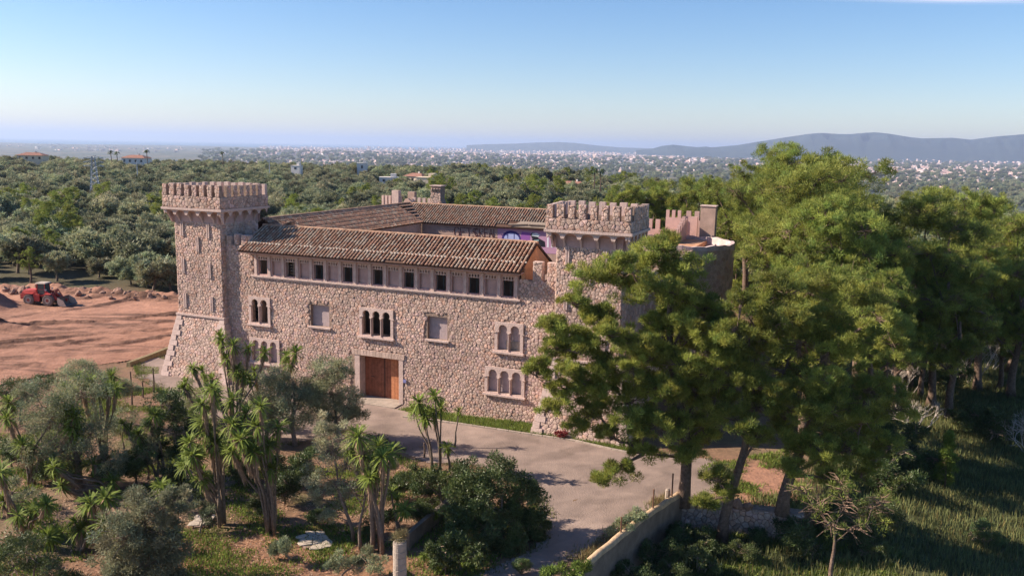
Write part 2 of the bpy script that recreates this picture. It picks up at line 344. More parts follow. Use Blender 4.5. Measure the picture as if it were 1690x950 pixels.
town(220, -20, 430, 14, 24, 5, 14); town(6500, 430, 1250, 10.5, 24, 8, 26, 18, 60); town(700, 600, 1250, 9.5, 13, 20, 55, 20, 50)
town(3000, 350, 1300, 22, 42, 5, 9, 10, 24); town(12000, 1250, 1760, 11, 38, 7, 15, 12, 34); town(900, 1250, 1760, 30, 60, 4, 8, 8, 18)
town(160, 480, 900, 15, 21, 10, 16, 60, 140); town(160, 1450, 1700, 13, 20, 25, 55, 18, 30)
tb.build('distant_town', mat('town_walls', (.8,.8,.8), var=.05, tint=True), kind='stuff', label='far pale town spread over the plain below the mountains')
# ================================================================== FOLIAGE
def leaves(cen, rad, n, L, Wd, flat=.7, up=.5, seed=0, lb=.3):
    """n triangular leaves round each centre; returns verts, faces, tint"""
    r = np.random.default_rng(seed); cen = np.repeat(np.asarray(cen, float), n, 0); rad = np.repeat(np.asarray(rad, float), n); K = len(cen)
    d = r.normal(size=(K,3)); d /= np.linalg.norm(d, axis=1, keepdims=True)
    q = r.random(K)**.45; off = d*(q*rad)[:,None]; off[:,2] *= flat
    p = cen+off; o = d+r.normal(size=(K,3))*.55+np.array([0,0,up]); o /= np.linalg.norm(o, axis=1, keepdims=True)
    sd = np.cross(o, r.normal(size=(K,3))); sd /= np.linalg.norm(sd, axis=1, keepdims=True)+1e-9
    l = L*r.uniform(1-lb, 1+lb, K)[:,None]; V = np.stack([p-sd*Wd/2, p+sd*Wd/2, p+o*l], 1).reshape(-1,3)
    ct = np.repeat(r.uniform(.68, 1.3, K//n), n); cy = np.repeat(r.normal(size=K//n), n)[:,None]; t = (ct*r.uniform(.75, 1.25, K))[:,None]*np.array([1,1,1])+np.array([.08,.02,0])*r.normal(size=(K,1))+np.array([.09,.03,0])*cy
    return V, np.arange(K*3).reshape(-1,3), np.clip(t, .2, 2)
STY = dict(
 pine=dict(K=24, n=120, L=.27, W=.038, cr=.21, flat=.7, up=.75, bark='bark', leaf='pine', cmin=.26, cmax=.52),
 olive=dict(K=26, n=130, L=.17, W=.05, cr=.30, flat=.85, up=.3, bark='greybark', leaf='olive', cmin=.22, cmax=.55),
 shrub=dict(K=26, n=110, L=.16, W=.075, cr=.30, flat=.85, up=.3, bark='greybark', leaf='shrub', cmin=.22, cmax=.5))
def tree(kind, base, blobs, tr, name, label, cat, group=None, top=None, seed=1, K=None, n=None, sc=1.0, twig=1.0, L=None, W=None, mats=None, bare=(), lod=False):
    """base: world point; blobs: (centre, rx, rz) world. Builds an Empty > trunk, branches, crown"""
    s = dict(STY[kind]); rd = random.Random(seed); r = np.random.default_rng(seed)
    if K: s['K'] = K
    if n: s['n'] = n
    if L: s['L'] = L
    if W: s['W'] = W
    e = empty(name, base, 0, label, cat, group); base = Vector(base)
    B = [(Vector(c)-base, rx, rz) for c, rx, rz in blobs]
    topz = max(b[0].z for b in B); ctr = sum((b[0] for b in B), Vector())/len(B)
    tp = (Vector(top)-base) if top is not None else Vector((ctr.x, ctr.y, topz*.8))
    path = []; nseg = 9; ph = rd.uniform(0, 6)
    for i in range(nseg+1):
        t = i/nseg; wob = .035*tp.length*math.sin(t*math.pi)
        path.append(Vector((tp.x*t**1.3+wob*math.sin(ph+t*5), tp.y*t**1.3+wob*math.cos(ph+t*4), tp.z*t)))
    tm = MB(); tm.tube(path, [tr*(1.25 if i == 0 else 1)*(1-.72*i/nseg) for i in range(nseg+1)], 9, (1,1,1))
    tm.build('trunk', M[s['bark']], e, smooth=True)
    bm_ = MB(); cen = []; rad = []
    def P(t): t = max(0,min(.999,t))*nseg; i = int(t); return path[i].lerp(path[i+1], t-i)
    order = sorted(range(len(B)), key=lambda i: math.hypot(B[i][0].x-tp.x*.6, B[i][0].y-tp.y*.6)); done = []
    for bi in order:
        c, rx, rz = B[bi]
        h = (c.z-rz*.6)/max(tp.z,.1); t = max(.22, min(.95, h*rd.uniform(.6,.85))); a = P(t)
        if kind == 'pine' and done:
            nb_ = min(done, key=lambda k: (B[k][0]-c).length+.4*max(0, B[k][0].z-c.z))
            if (B[nb_][0]-c).length < .55*(a-c).length: a = B[nb_][0]-Vector((0,0,B[nb_][2]*.3))
        done.append(bi)
        m1 = a.lerp(c, .45)+Vector((rd.uniform(-.3,.3), rd.uniform(-.3,.3), rd.uniform(-.1,.5)))*rx*.4; m2 = a.lerp(c, .8)+Vector((rd.uniform(-.2,.2), rd.uniform(-.2,.2), rd.uniform(-.2,.1)))*rx*.4
        r0 = tr*.38*(1-.5*t); bm_.tube([a, a.lerp(m1,.5), m1, m2, c], [r0, r0*.85, r0*.65, r0*.45, r0*.2], 5, (1,1,1))
        bareb = bi in bare; k = s['K']*(.25 if bareb else 1)*max(.5, min(2.5, (rx*rx*rz)**.5/2.2)) if not lod else s['K']
        k = int(max(3, k))
        for _ in range(k):
            d = Vector((rd.gauss(0,1), rd.gauss(0,1), rd.gauss(0,1)+(.45 if kind == 'pine' else .15))).normalized(); q = rd.uniform(.45, 1)
            p = c+Vector((d.x*rx*q, d.y*rx*q, d.z*rz*q)); cr = min(s['cmax'], max(s['cmin'], rx*s['cr']*rd.uniform(.8,1.25))) if not lod else rx*s['cr']*rd.uniform(.8,1.3)
            cen.append(p[:]); rad.append(cr)
            if rd.random() < twig:
                st = m2.lerp(c, rd.random()); mid = st.lerp(p,.55)+Vector((0,0,rd.uniform(-.15,.1)*rx)); bm_.tube([st, mid, p], [r0*.28, r0*.2, r0*.08], 3, (1,1,1), cap=False)
        if bareb or twig >= 1:
            for _ in range(26 if bareb else 7):
                d = Vector((rd.gauss(0,1), rd.gauss(0,1), rd.gauss(0,1)*.7)).normalized(); st = m1.lerp(c, rd.random()); q = st+Vector((d.x*rx,d.y*rx,d.z*rz))*rd.uniform(.5,1.0)
                bm_.tube([st, st.lerp(q,.5)+Vector((0,0,rd.uniform(-.1,.15)*rx)), q], [.035,.026,.012], 3, (1.25,1.2,1.15), cap=False)
    if kind == 'pine' and not lod:
        for (c, rx, rz) in B:
            a = Vector((0,0,c.z*.8)).lerp(c, .3)
            for _ in range(3): t = rd.uniform(.5,1); p = a.lerp(c, t)+Vector((rd.gauss(0,.3),rd.gauss(0,.3),rd.gauss(.05,.2)))*rx; cen.append(p[:]); rad.append(rd.uniform(.3,.55))
    bm_.build('branches', M[s['bark']], e)
    V, F, t = leaves(cen, rad, s['n'], s['L'], s['W'], s['flat'], s['up'], seed)
    place('crown', np_mesh('crown', V, F, M[mats or s['leaf']], t), e)
    return e
def kids(o): return [c for c in bpy.data.objects if c.parent is o]
def copy_thing(o, loc, rz=0, sc=1, ch=None, **k):
    c = o.copy(); C.objects.link(c); c.location = loc; c.rotation_euler = (0,0,rz); c.scale = sc if hasattr(sc,'__len__') else (sc,)*3
    for x in (ch if ch is not None else kids(o)):
        d = x.copy(); C.objects.link(d); d.parent = c
    return tag(c, **k)
def rblobs(rd, kind, h, n):
    out = []
    for i in range(n):
        a = rd.uniform(0, 6.28)
        if kind == 'pine':
            t = (i+.5)/n; z = h*lerp(.42, .95, t); rr = h*.27*math.sqrt(max(.05, 1-((t-.35)/.75)**2))*rd.uniform(.35,1); r = h*rd.uniform(.085,.135)
            out.append((Vector((rr*math.cos(a), rr*math.sin(a), z)), r, r*.62))
        else:
            z = h*rd.uniform(.38,.78); rr = h*.42*rd.uniform(.1,1)*math.sqrt(max(.1,1-((z/h-.5)/.45)**2)); r = h*rd.uniform(.2,.3)
            out.append((Vector((rr*math.cos(a), rr*math.sin(a), z)), r, r*.8))
    return out
# ================================================================== THE CASTLE (local frame: x along the front, y into depth, z up)
castle = empty('castle', OC, -ANG, 'abandoned pink rubble-stone castle with crenellated corner towers and tiled roofs', 'castle')
def sub(name, parent): return bpy.data.objects.new(name, None)
def vcells(wd, ht, c, seed, keep=None):
    r = random.Random(seed); ny = int(ht/(c*.88))+2; nx = int(wd/c)+2; P = {}
    for j in range(-2, ny+2):
        for i in range(-2, nx+2): P[i,j] = (c*(i+.5*(j%2)+r.uniform(-.46,.46)), c*.88*(j+r.uniform(-.46,.46)))
    out = []
    for j in range(ny+1):
        for i in range(nx+1):
            x, y = P[i,j]
            if not (-.3*c < x < wd+.3*c and -.3*c < y < ht+.3*c): continue
            if keep and not keep(x, y): continue
            poly = [(x-1.6*c,y-1.6*c),(x+1.6*c,y-1.6*c),(x+1.6*c,y+1.6*c),(x-1.6*c,y+1.6*c)]
            for dj in (-2,-1,0,1,2):
                for di in (-2,-1,0,1,2):
                    if di == dj == 0 or (i+di,j+dj) not in P: continue
                    qx, qy = P[i+di,j+dj]; a = qx-x; b = qy-y; k = (qx*qx+qy*qy-x*x-y*y)/2
                    if k-a*x-b*y > 2.2*c*math.hypot(a,b): continue
                    poly = clip(poly, a, b, k)
            for a, b, k in ((1,0,wd),(-1,0,0),(0,1,ht),(0,-1,0)): poly = clip(poly, a, b, k)
            if len(poly) >= 3: out.append(poly)
    return out
def clip(poly, a, b, k):
    o = []; n = len(poly)
    for i in range(n):
        p, q = poly[i], poly[(i+1)%n]; dp = a*p[0]+b*p[1]-k; dq = a*q[0]+b*q[1]-k
        if dp <= 0: o.append(p)
        if (dp < 0 < dq) or (dq < 0 < dp): t = dp/(dp-dq); o.append((p[0]+(q[0]-p[0])*t, p[1]+(q[1]-p[1])*t))
    return o
def stone_mb(mb, poly, mp, r, hh=(.05,.11)):
    n = len(poly); gx = sum(p[0] for p in poly)/n; gy = sum(p[1] for p in poly)/n
    pts = []
    for i in range(n):
        p, q = poly[i], poly[(i+1)%n]
        if math.hypot(p[0]-q[0], p[1]-q[1]) < .05: pts.append(((p[0]+q[0])/2,(p[1]+q[1])/2)); continue
        pts += [(p[0]*.86+q[0]*.14, p[1]*.86+q[1]*.14), (p[0]*.14+q[0]*.86, p[1]*.14+q[1]*.86)]
    n = len(pts); h = r.uniform(*hh); tx, ty = r.uniform(-.2,.2), r.uniform(-.2,.2)
    def ring(s, z): return [mp(gx+(p[0]-gx)*s, gy+(p[1]-gy)*s, z*(1+tx*(p[0]-gx)/.2+ty*(p[1]-gy)/.2)) for p in pts]
    vs = ring(.96, 0)+ring(.86, h*.8)+[mp(gx, gy, h)]
    g = r.uniform(.76, 1.16)*(1+.11*float(fbm(np.array(gx), np.array(gy*.7), .5, 3, 6))); k = r.random(); tint = (g*(1.0 if k < .6 else 1.05), g*(1 if k < .6 else (.93 if k < .8 else 1.0)), g*(1 if k < .6 else (.88 if k < .8 else 1.06)))
    fs = [(i,(i+1)%n,n+(i+1)%n,n+i) for i in range(n)]+[(n+i,n+(i+1)%n,2*n) for i in range(n)]
    mb.add(vs, fs, tint)
N_STONE = [0]
def stones(parent, wd, ht, c, seed, mp, keep=None, single=None, hh=(.05,.11)):
    r = random.Random(seed); mb = MB()
    for poly in vcells(wd, ht, c, seed, keep):
        gx = sum(p[0] for p in poly)/len(poly); gy = sum(p[1] for p in poly)/len(poly)
        if single and N_STONE[0] < 300 and single(gx, gy):
            m1 = MB(); stone_mb(m1, poly, mp, r, hh); m1.build('stone', M['stone'], parent); N_STONE[0] += 1
        else: stone_mb(mb, poly, mp, r, hh)
    return mb.build('rubble_stones', M['stone'], parent, kind='stuff')
def wall_holes(mb, x0, x1, z0, z1, y0, y1, holes):
    X = sorted({x0,x1,*[h[0] for h in holes],*[h[1] for h in holes]}); Z = sorted({z0,z1,*[h[2] for h in holes],*[h[3] for h in holes]})
    for a, b in zip(X[:-1], X[1:]):
        for c, d in zip(Z[:-1], Z[1:]):
            if any(h[0]-1e-6 <= a and b <= h[1]+1e-6 and h[2]-1e-6 <= c and d <= h[3]+1e-6 for h in holes): continue
            mb.add([(a,y0,c),(b,y0,c),(b,y0,d),(a,y0,d),(a,y1,c),(b,y1,c),(b,y1,d),(a,y1,d)], [(0,1,2,3),(5,4,7,6)])
    def rev(a,b,c,d): mb.add([(a,y0,c),(b,y0,c),(b,y0,d),(a,y0,d),(a,y1,c),(b,y1,c),(b,y1,d),(a,y1,d)], [(0,4,5,1),(1,5,6,2),(2,6,7,3),(3,7,4,0)])
    rev(x0,x1,z0,z1)
    for h in holes: rev(*h)
S0, S1, WT = -17.75, 17.45, 12.7
win_holes = [(-14.8,-12.6,6.25,8.6),(-7.7,-5.6,6.55,8.65),(-1.95,1.3,6.35,8.65),(5.0,7.0,6.6,8.7),(11.9,14.2,6.4,8.65),(-14.8,-11.6,2.35,4.5),(11.0,14.4,2.5,4.6)]
DH = (-2.75,2.05,0.02,4.3)
BAY0, BAY = -13.95, 1.63
gal = []
for i in range(17):
    a = BAY0+i*BAY; gal.append((a+.16, a+1.22, 11.12, 12.92))
mb = MB(); wall_holes(mb, S0, S1, -.2, 10.85, 0, .6, win_holes+[DH]); mb.box(S0,-14.35,0,.6,10.852,13.9); mb.box(13.85,S1,0,.6,10.852,WT)
facade = mb.build('front_wall', M['mortar'], castle)
def inh(x, z, m=.12): return any(h[0]-m < x < h[1]+m and h[2]-m < z < h[3]+m for h in win_holes)
def keepf(u, v):
    x, z = u+S0, v-.2
    if inh(x, z, .22) or (DH[0]-.45 < x < DH[1]+.45 and z < DH[3]+.55): return False
    if -14.4 < x < 13.9 and z > 10.75: return False
    if x > 13.9 and z > WT: return False
    return True
fm = lambda u, v, h: (u+S0, -h, v-.2)
# gallery
mb = MB(); wall_holes(mb, -14.35, 13.85, 10.90, 13.62, .02, .55, gal); gy = mb.build('gallery', M['render'], castle)
for i, (a, b, c, d) in enumerate(gal):
    if i == 0: M0 = MB().box(-.14,.14,-.08,.02,11.02,13.0).box(-.19,.19,-.12,.02,11.0,11.14).box(-.17,.17,-.11,.02,12.92,13.02).mesh('pillar', M['dress'])
    place('pillar', M0, gy, (a-.28,0,0))
    if i == 16: place('pillar', M0, gy, (b+.26,0,0))
    if i == 0:
        t = MB(); hs = []
        for k in range(4):
            cx = -.405+k*.27; hs.append([(cx-.075,12.62),(cx+.075,12.62),(cx+.085,12.74),(cx+.045,12.83),(cx,12.86),(cx-.045,12.83),(cx-.085,12.74)])
        low = [(-.53,12.93),(-.53,12.50)]+[(-.53+1.06*k/16, 12.50+.045*abs(math.sin(k*math.pi/4))) for k in range(1,16)]+[(.53,12.50),(.53,12.93)]
        prism(t, low, hs, lambda u,v,d: (u,d,v), .05, .17); TR = t.mesh('tracery', M['dress'])
    place('tracery', TR, gy, ((a+b)/2,0,0))
    if i % 2: MB().box(a,b,.30,.34,c,d).box(a+.12,b-.12,.26,.298,c,12.45).build('blind_panel', M['render'], gy)
    else:
        f = MB().box(a,a+.05,.38,.44,c,d).box(b-.05,b,.38,.44,c,d).box((a+b)/2+.1,(a+b)/2+.15,.38,.44,c,d)
        if i == 2:
            for q in range(5): f.box(a+.3,b,.36,.376,11.35+q*.28,11.43+q*.28)
        f.build('window_frame', M['wood'] if i == 2 else M['dark'], gy)
MB().box(-14.55,14.05,-.26,.0,10.86,11.0).box(-14.45,13.95,-.16,.0,10.72,10.858).build('string_course', M['dress'], gy)
# horseshoe windows
def horseshoe(cx, z0, zi, z1, w, rr):
    cz = z1-rr; a0 = math.asin(min(1,(cz-zi)/rr)) if cz > zi else 0; pts = [(cx-w/2,z0),(cx+w/2,z0),(cx+w/2,zi-.02)]
    aa = -a0
    for k in range(17): t = aa+(math.pi+2*a0)*k/16; pts.append((cx+rr*math.cos(t), cz+rr*math.sin(t)))
    return pts+[(cx-w/2,zi-.02)]
def hwin(x0, x1, z0, z1, n, blind, label):
    mb = MB(); m = .22; W = (x1-x0-2*m)/n; zi = z1-.24-W*.36*1.6; holes = [horseshoe(x0+m+W*(k+.5), z0+.12, zi, z1-.24, W-.13, W*.36) for k in range(n)]
    prism(mb, [(x0,z0),(x1,z0),(x1,z1),(x0,z1)], holes, lambda u,v,d: (u,d,v), -.17, .12)
    w_ = mb.build('window', M['dress'], castle, label=label)
    MB().box(x0-.12,x1+.12,-.36,-.02,z0-.16,z0-.002).build('sill', M['dress'], w_)
    MB().box(x0-.10,x0+m-.02,-.24,-.172,zi-.07,zi).build('impost', M['dress'], w_); MB().box(x1-m+.02,x1+.10,-.24,-.172,zi-.07,zi).build('impost', M['dress'], w_)
    for k in range(1, n):
        c = MB(); x = x0+m+W*k; c.tube([(x,-.2,z0+.1),(x,-.2,z0+.2),(x,-.2,zi-.25),(x,-.2,zi-.1)], [.085,.055,.05,.09], 8); c.box(x-.1,x+.1,-.3,-.175,zi-.1,zi-.02); c.build('column', M['dress'], w_, smooth=False)
    if blind:
        MB().box(x0+.1,x1-.1,.22,.3,z0+.02,z1-.05).build('blind_panel', M['panel'], w_)
        if blind == 2: MB().box(x0+1.0,x1-.35,.15,.218,z0+.1,z0+.95).build('patch', M['conc'], w_)
    return w_
hwin(-15.0,-12.4,6.12,8.85,2,0,'open twin window with horseshoe arches'); hwin(-2.15,1.5,6.2,8.9,3,0,'open triple window with horseshoe arches over the door')
hwin(11.7,14.4,6.25,8.87,2,2,'walled-up twin window, sealed with a grey slab'); hwin(-15.04,-11.4,2.2,4.7,3,1,'walled-up triple window behind the yuccas'); hwin(10.8,14.6,2.36,4.78,3,1,'walled-up triple window at lower right')
for x0, x1, z0, z1 in (win_holes[1], win_holes[3]):
    b = MB().box(x0-.02,x1+.02,.35,.45,z0-.02,z1+.02).build('blind_window', M['panel'], castle)
    MB().box(x0-.2,x1+.25,-.26,.3,z0-.16,z0-.003).build('sill', M['dress'], b)
    MB().box(x0+1.33,x1-.005,.10,.345,z0,z1-.35).build('infill', M['dress'], b) if False else None
# gate
g = MB().box(-2.2,2.05,.92,1.0,.0,4.3).build('door', M['door'], castle, label='wide orange-brown double plank door')
for k in range(12):
    x = -2.18+k*.353; q = random.uniform(.8,1.2); ob = MB().box(x,x+.335,.86,.918,.08,4.02,(q*(1.35 if k > 7 else 1), q*(1.5 if k > 7 else 1), q*(1.3 if k > 7 else 1))).build('plank', M['door'], g)  # right-hand planks tinted brighter: sunlight on the door painted into the colour
MB().box(-2.2,2.05,.82,.915,4.04,4.28).box(-.05,.01,.83,.858,.1,4.0).build('door_frame', M['iron'], g)
MB().tube([(-1.5,.8,2.1),(-1.2,.8,2.1),(-1.2,.82,2.0)], .03, 5).build('door_handle', M['iron'], g)
sur = MB().box(-2.748,-2.2,-.10,.9,.0,4.298).build('door_jamb', M['dress'], castle); MB().box(2.052,2.5,-.12,-.02,0,4.3).build('door_jamb', M['dress'], castle)
for k in range(17):
    x = -3.0+k*.33; sk = (k-8)*.012; q = random.uniform(.8,1.15)
    MB().hexa([(x,-.16,4.3+.002),(x+.31,-.16,4.302),(x+.31,.0,4.302),(x,0,4.302)], [(x+sk,-.16,4.82+random.uniform(-.05,.08)),(x+.31+sk,-.16,4.82),(x+.31+sk,.0,4.82),(x+sk,0,4.82)], (q,q,q)).build('lintel_stone', M['stone'], sur)
MB().box(-3.0,2.4,-1.5,.85,-.1,.13).build('door_step', M['conc'], castle)
MB().box(2.56,2.86,-.19,-.13,2.2,2.5).build('number_plate', paint('plate_blue', (.2,.2,.4)), castle)
# ---- towers with parapets on corbelled arches
def tower(s0, s1, t0, t1, ov, zc, ztop, label, seed, rear_in=True):
    T = MB(); ZL = 6.4
    def fl(z): return max(0, (ZL-z)/ZL)*1.35
    cx, cy = (s0+s1)/2, (t0+t1)/2
    for z0, z1 in ((-.5,ZL),(ZL,zc-.3)):
        def ringp(z): o = fl(z); return [(s0-o,t0-o,z),(s1+o,t0-o,z),(s1+o,t1+o,z),(s0-o,t1+o,z)]
        T.hexa(ringp(z0), ringp(z1))
    tw = T.build('tower', M['mortar'], castle, label=label)
    wd = s1-s0
    def mpf(u, v, h): o = fl(v); k = (wd+2*o)/wd; return (cx+(u-wd/2)*k, t0-o-h, v)
    def mpr(u, v, h): o = fl(v); dd = t1-t0; k = (dd+2*o)/dd; return (s1+o+h, cy+(u-dd/2)*k, v)
    def mpl(u, v, h): o = fl(v); dd = t1-t0; k = (dd+2*o)/dd; return (s0-o-h, cy-(u-dd/2)*k, v)
    stones(tw, wd, zc-1.35, .31, seed, mpf); stones(tw, t1-t0, zc-1.35, .40, seed+1, mpr); stones(tw, t1-t0, zc-1.35, .6, seed+2, mpl)
    # slit frames, ledge, quoins
    for u, z in ((wd*.17,zc-2.8),(wd*.74,zc-2.9),(wd*.5,zc-4.3),(wd*.16,zc-6.6),(wd*.74,zc-6.9),(wd*.17,7.1),(wd*.76,7.0)):
        MB().box(s0+u-.17,s0+u-.05,t0-.17,t0-.02,z,z+1.5).box(s0+u+.05,s0+u+.17,t0-.17,t0-.02,z,z+1.5).box(s0+u-.05,s0+u+.05,t0-.12,t0-.02,z,z+1.5).build('slit_frame', M['dress'], tw)
    MB().box(s0-.22,s1+.2,t0-.24,t1+.2,ZL-.1,ZL+.08).build('ledge', M['dress'], tw)
    r = random.Random(seed)
    for k in range(12):
        z = k*.53; o = fl(z+.25); ln = (.9,.55)[k%2]+r.uniform(-.06,.06)
        for sx in (-1, 1):
            xe = (s0-o if sx < 0 else s1+o)
            MB().hexa([(xe+sx*.13,t0-fl(z)-.15,z),(xe-sx*ln,t0-fl(z)-.15,z),(xe-sx*ln,t0,z),(xe+sx*.13,t0+.3,z)][::(1 if sx < 0 else -1)], [(xe+sx*.10,t0-fl(z+.5)-.14,z+.5),(xe-sx*ln,t0-fl(z+.5)-.14,z+.5),(xe-sx*ln,t0,z+.5),(xe+sx*.10,t0+.3,z+.5)][::(1 if sx < 0 else -1)], (1,1,1)).build('quoin', M['dress'], tw)
    # parapet
    a0, a1, b0, b1 = s0-ov, s1+ov, t0-ov, t1+ov; zp = ztop-1.12; th = .38
    pp = MB().box(a0,a1,b0,b0+th,zc,zp).box(a0,a1,b1-th,b1,zc,zp).box(a0,a0+th,b0+th+.002,b1-th-.002,zc,zp).box(a1-th,a1,b0+th+.002,b1-th-.002,zc,zp)
    pp.box(a0+th+.003,a1-th-.003,b0+th+.003,b1-th-.003,zc-.1,zc+.25)
    par = pp.build('parapet', M['mortar'], tw)
    cs = .40
    stones(tw, a1-a0, zp-zc-.14, cs, seed+5, lambda u,v,h: (a0+u, b0-h, zc+.12+v), single=(lambda x,y: True) if s0 > 0 else None)
    stones(tw, b1-b0, zp-zc-.14, cs, seed+6, lambda u,v,h: (a1+h, b0+u, zc+.12+v))
    stones(tw, b1-b0, zp-zc-.14, .5, seed+7, lambda u,v,h: (a0-h, b1-u, zc+.12+v))
    MB().box(a0-.14,a1+.14,b0-.14,b1+.14,zc-.12,zc+.1).build('cornice', M['dress'], tw)
    # merlons
    nm = 8; rr = random.Random(seed)
    for side in range(4):
        Ln = (a1-a0) if side in (0,2) else (b1-b0); pitch = (Ln-.62)/(nm-1)
        for k in range(nm):
            if side in (1,3) and k in (0, nm-1): continue
            c = .31+k*pitch; w2 = .29*rr.uniform(.92,1.08); h = 1.12+rr.uniform(-.07,.05)
            m = MB(); wdm = w2*2
            if side == 0: m.box(a0+c-w2,a0+c+w2,b0,b0+th,zp+.002,zp+h); mp = lambda u,v,hh: (a0+c-w2+u, b0-hh, zp+v)
            elif side == 2: m.box(a0+c-w2,a0+c+w2,b1-th,b1,zp+.002,zp+h); mp = None
            elif side == 1: m.box(a1-th,a1,b0+c-w2,b0+c+w2,zp+.002,zp+h); mp = lambda u,v,hh: (a1+hh, b0+c-w2+u, zp+v)
            else: m.box(a0,a0+th,b0+c-w2,b0+c+w2,zp+.002,zp+h); mp = None
            mo = m.build('merlon', M['dress'] if side in (2,3) else M['mortar'], tw)
            if mp:
                q = MB()
                for poly in vcells(wdm, h, .31, seed*31+side*9+k): stone_mb(q, poly, mp, rr, (.05,.10))
                q.build('merlon_stones', M['stone'], tw, kind='stuff')
    # corbels and arches
    zs = zc-1.45
    def corbel(P):
        m = MB(); prof = [(0,zs),(ov*.12,zs+.12),(ov*.3,zs+.42),(ov*.62,zs+.78),(ov*.98,zs+.98),(ov*1.0,zc-.12),(0,zc-.12)]
        m.hexa([P(-.09,d,z) for d, z in prof], [P(.09,d,z) for d, z in prof]); m.build('corbel', M['dress'], tw)
    for side in range(4):
        Ln = (a1-a0) if side in (0,2) else (b1-b0)
        def P(u, d, z, side=side):
            if side == 0: return (a0+u, t0-d, z)
            if side == 1: return (s1+d, b0+u, z)
            if side == 2: return (a1-u, t1+d, z)
            return (s0-d, b1-u, z)
        n = 5; pt = Ln/n
        for k in range(1, n): corbel(lambda w_, d, z, k=k: P(k*pt+w_, d, z))
        if side == 0:
            for u0 in (ov*.5, Ln-ov*.5): corbel(lambda w_, d, z, u0=u0: P(u0+w_, d, z))
        m = MB(); e0 = .12
        outer = [(0.02,zc-.12)]; 
        for k in range(n):
            for j in range(9):
                t = j/8; outer.append((max(.02,k*pt)+.0+e0+(pt-2*e0)*t if 0 < t < 1 else (k*pt+(e0 if t == 0 else pt-e0)), zc-.52+.34*math.sin(t*math.pi)**.5 if 0 < t < 1 else zc-.62))
        outer.append((Ln-.02,zc-.12)); prism(m, outer, [], lambda u,v,d: P(u,d,v), ov-.12, ov-.02); m.build('corbel_arches', M['dress'], tw)
        m = MB(); v = []
        for d, z in ((.02,zs),(.03,zs+.6),(.08,zc-.45),(.58,zc-.13)): v += [P(ov*.6,d*ov*1.6,z), P(Ln-ov*.6,d*ov*1.6,z)]
        m.add(v, [(0,1,3,2),(2,3,5,4),(4,5,7,6)]); m.build('vault', M['render'], tw)
    return tw
tower(-23.55,-17.75,-.6,5.0,.75,17.25,19.65,'slim left corner tower with battlements on arched corbels',11)
tower(17.5,23.15,-.8,3.5,.75,17.25,19.4,'wider right corner tower behind the big pine',41)
stones(facade, S1-S0, 14.0, .315, 3, fm, keepf, single=lambda x, y: x+S0 > 3 and y < 9)
# wall-top merlons beside the towers
for x0, x1, zb, zt in ((-17.6,-17.0,12.95,14.7),(-16.62,-16.1,13.9,14.9),(-15.75,-14.75,13.9,14.85),(15.1,15.95,WT,14.35),(16.4,17.3,WT,14.35)):
    m = MB().box(x0,x1,.02,.55,zb+.002,zt).build('merlon', M['dress'], facade)
    q = MB(); rr = random.Random(int(x0*10))
    for poly in vcells(x1-x0, zt-zb, .33, int(abs(x0)*10)): stone_mb(q, poly, lambda u,v,h: (x0+u,.02-h,zb+v), rr, (.05,.1))
    q.build('merlon_stones', M['stone'], facade, kind='stuff')
# ---- remaining walls
wl = MB(); EX = 13.5
wl.box(-14.35,-14.0,.6,5.6,0,13.5)                 # end wall of front wing, left
wl.box(-17.75,13.85,6.0,6.4,0,13.5)                # courtyard face of front wing
wl.build('courtyard_wall', M['inner'], castle)
gb = MB(); gb.hexa([(14.06,-.02,12.5),(14.06,6.4,12.5),(14.06,6.4,13.45),(14.06,2.7,15.42),(14.06,-.02,13.9)], [(14.36,-.02,12.5),(14.36,6.4,12.5),(14.36,6.4,13.45),(14.36,2.7,15.42),(14.36,-.02,13.9)]); gb.build('gable', M['ochre'], castle, label='orange rendered gable at the right end of the front roof')
MB().box(14.37,17.45,.6,6.4,11.6,12.0).build('terrace', M['ochre'], castle)
MB().box(14.38,14.42,0.01,.018,12.0,12.69).box(15.6,17.4,6.0,6.4,11.0,15.0).hexa([(15.5,6.1,15.0),(17.4,6.1,15.0),(17.4,6.4,15.0),(15.5,6.4,15.0)],[(15.5,6.1,15.02),(17.3,6.1,15.75),(17.3,6.4,15.75),(15.5,6.4,15.02)]).build('broken_wall', M['inner'], castle)
MB().box(-22.6,-22.1,5.0,42,-.5,13.5).box(-22.1,-14.45,41.5,42,-.5,13.5).box(-14.45,12,41.5,42,-.5,13.5).build('outer_wall', M['mortar'], castle)
MB().box(-14.9,-14.5,6.4,34.6,0,13.45).build('wing_wall', M['inner'], castle, label='pale inner wall of the left wing')
FW = MB().box(-14.5,15,34.8,35.2,0,13.45).build('wing_wall', M['inner'], castle, label='inner wall of the far wing covered in graffiti')
MB().box(-14.4,15,6.5,34.7,-.1,.05).build('courtyard_floor', M['conc'], castle)
rw = MB().box(22.6,23.0,4.3,33,-2.5,12.6).box(15.0,15.4,6.4,34.7,0,12.2).box(15.41,22.59,4.3,33,8.7,9.0); rwo = rw.build('wing_wall', M['mortar'], castle, label='right side wall of the castle in shade')
stones(rwo, 28.6, 14.9, .6, 77, lambda u,v,h: (23.0+h, 4.35+u, v-2.4))
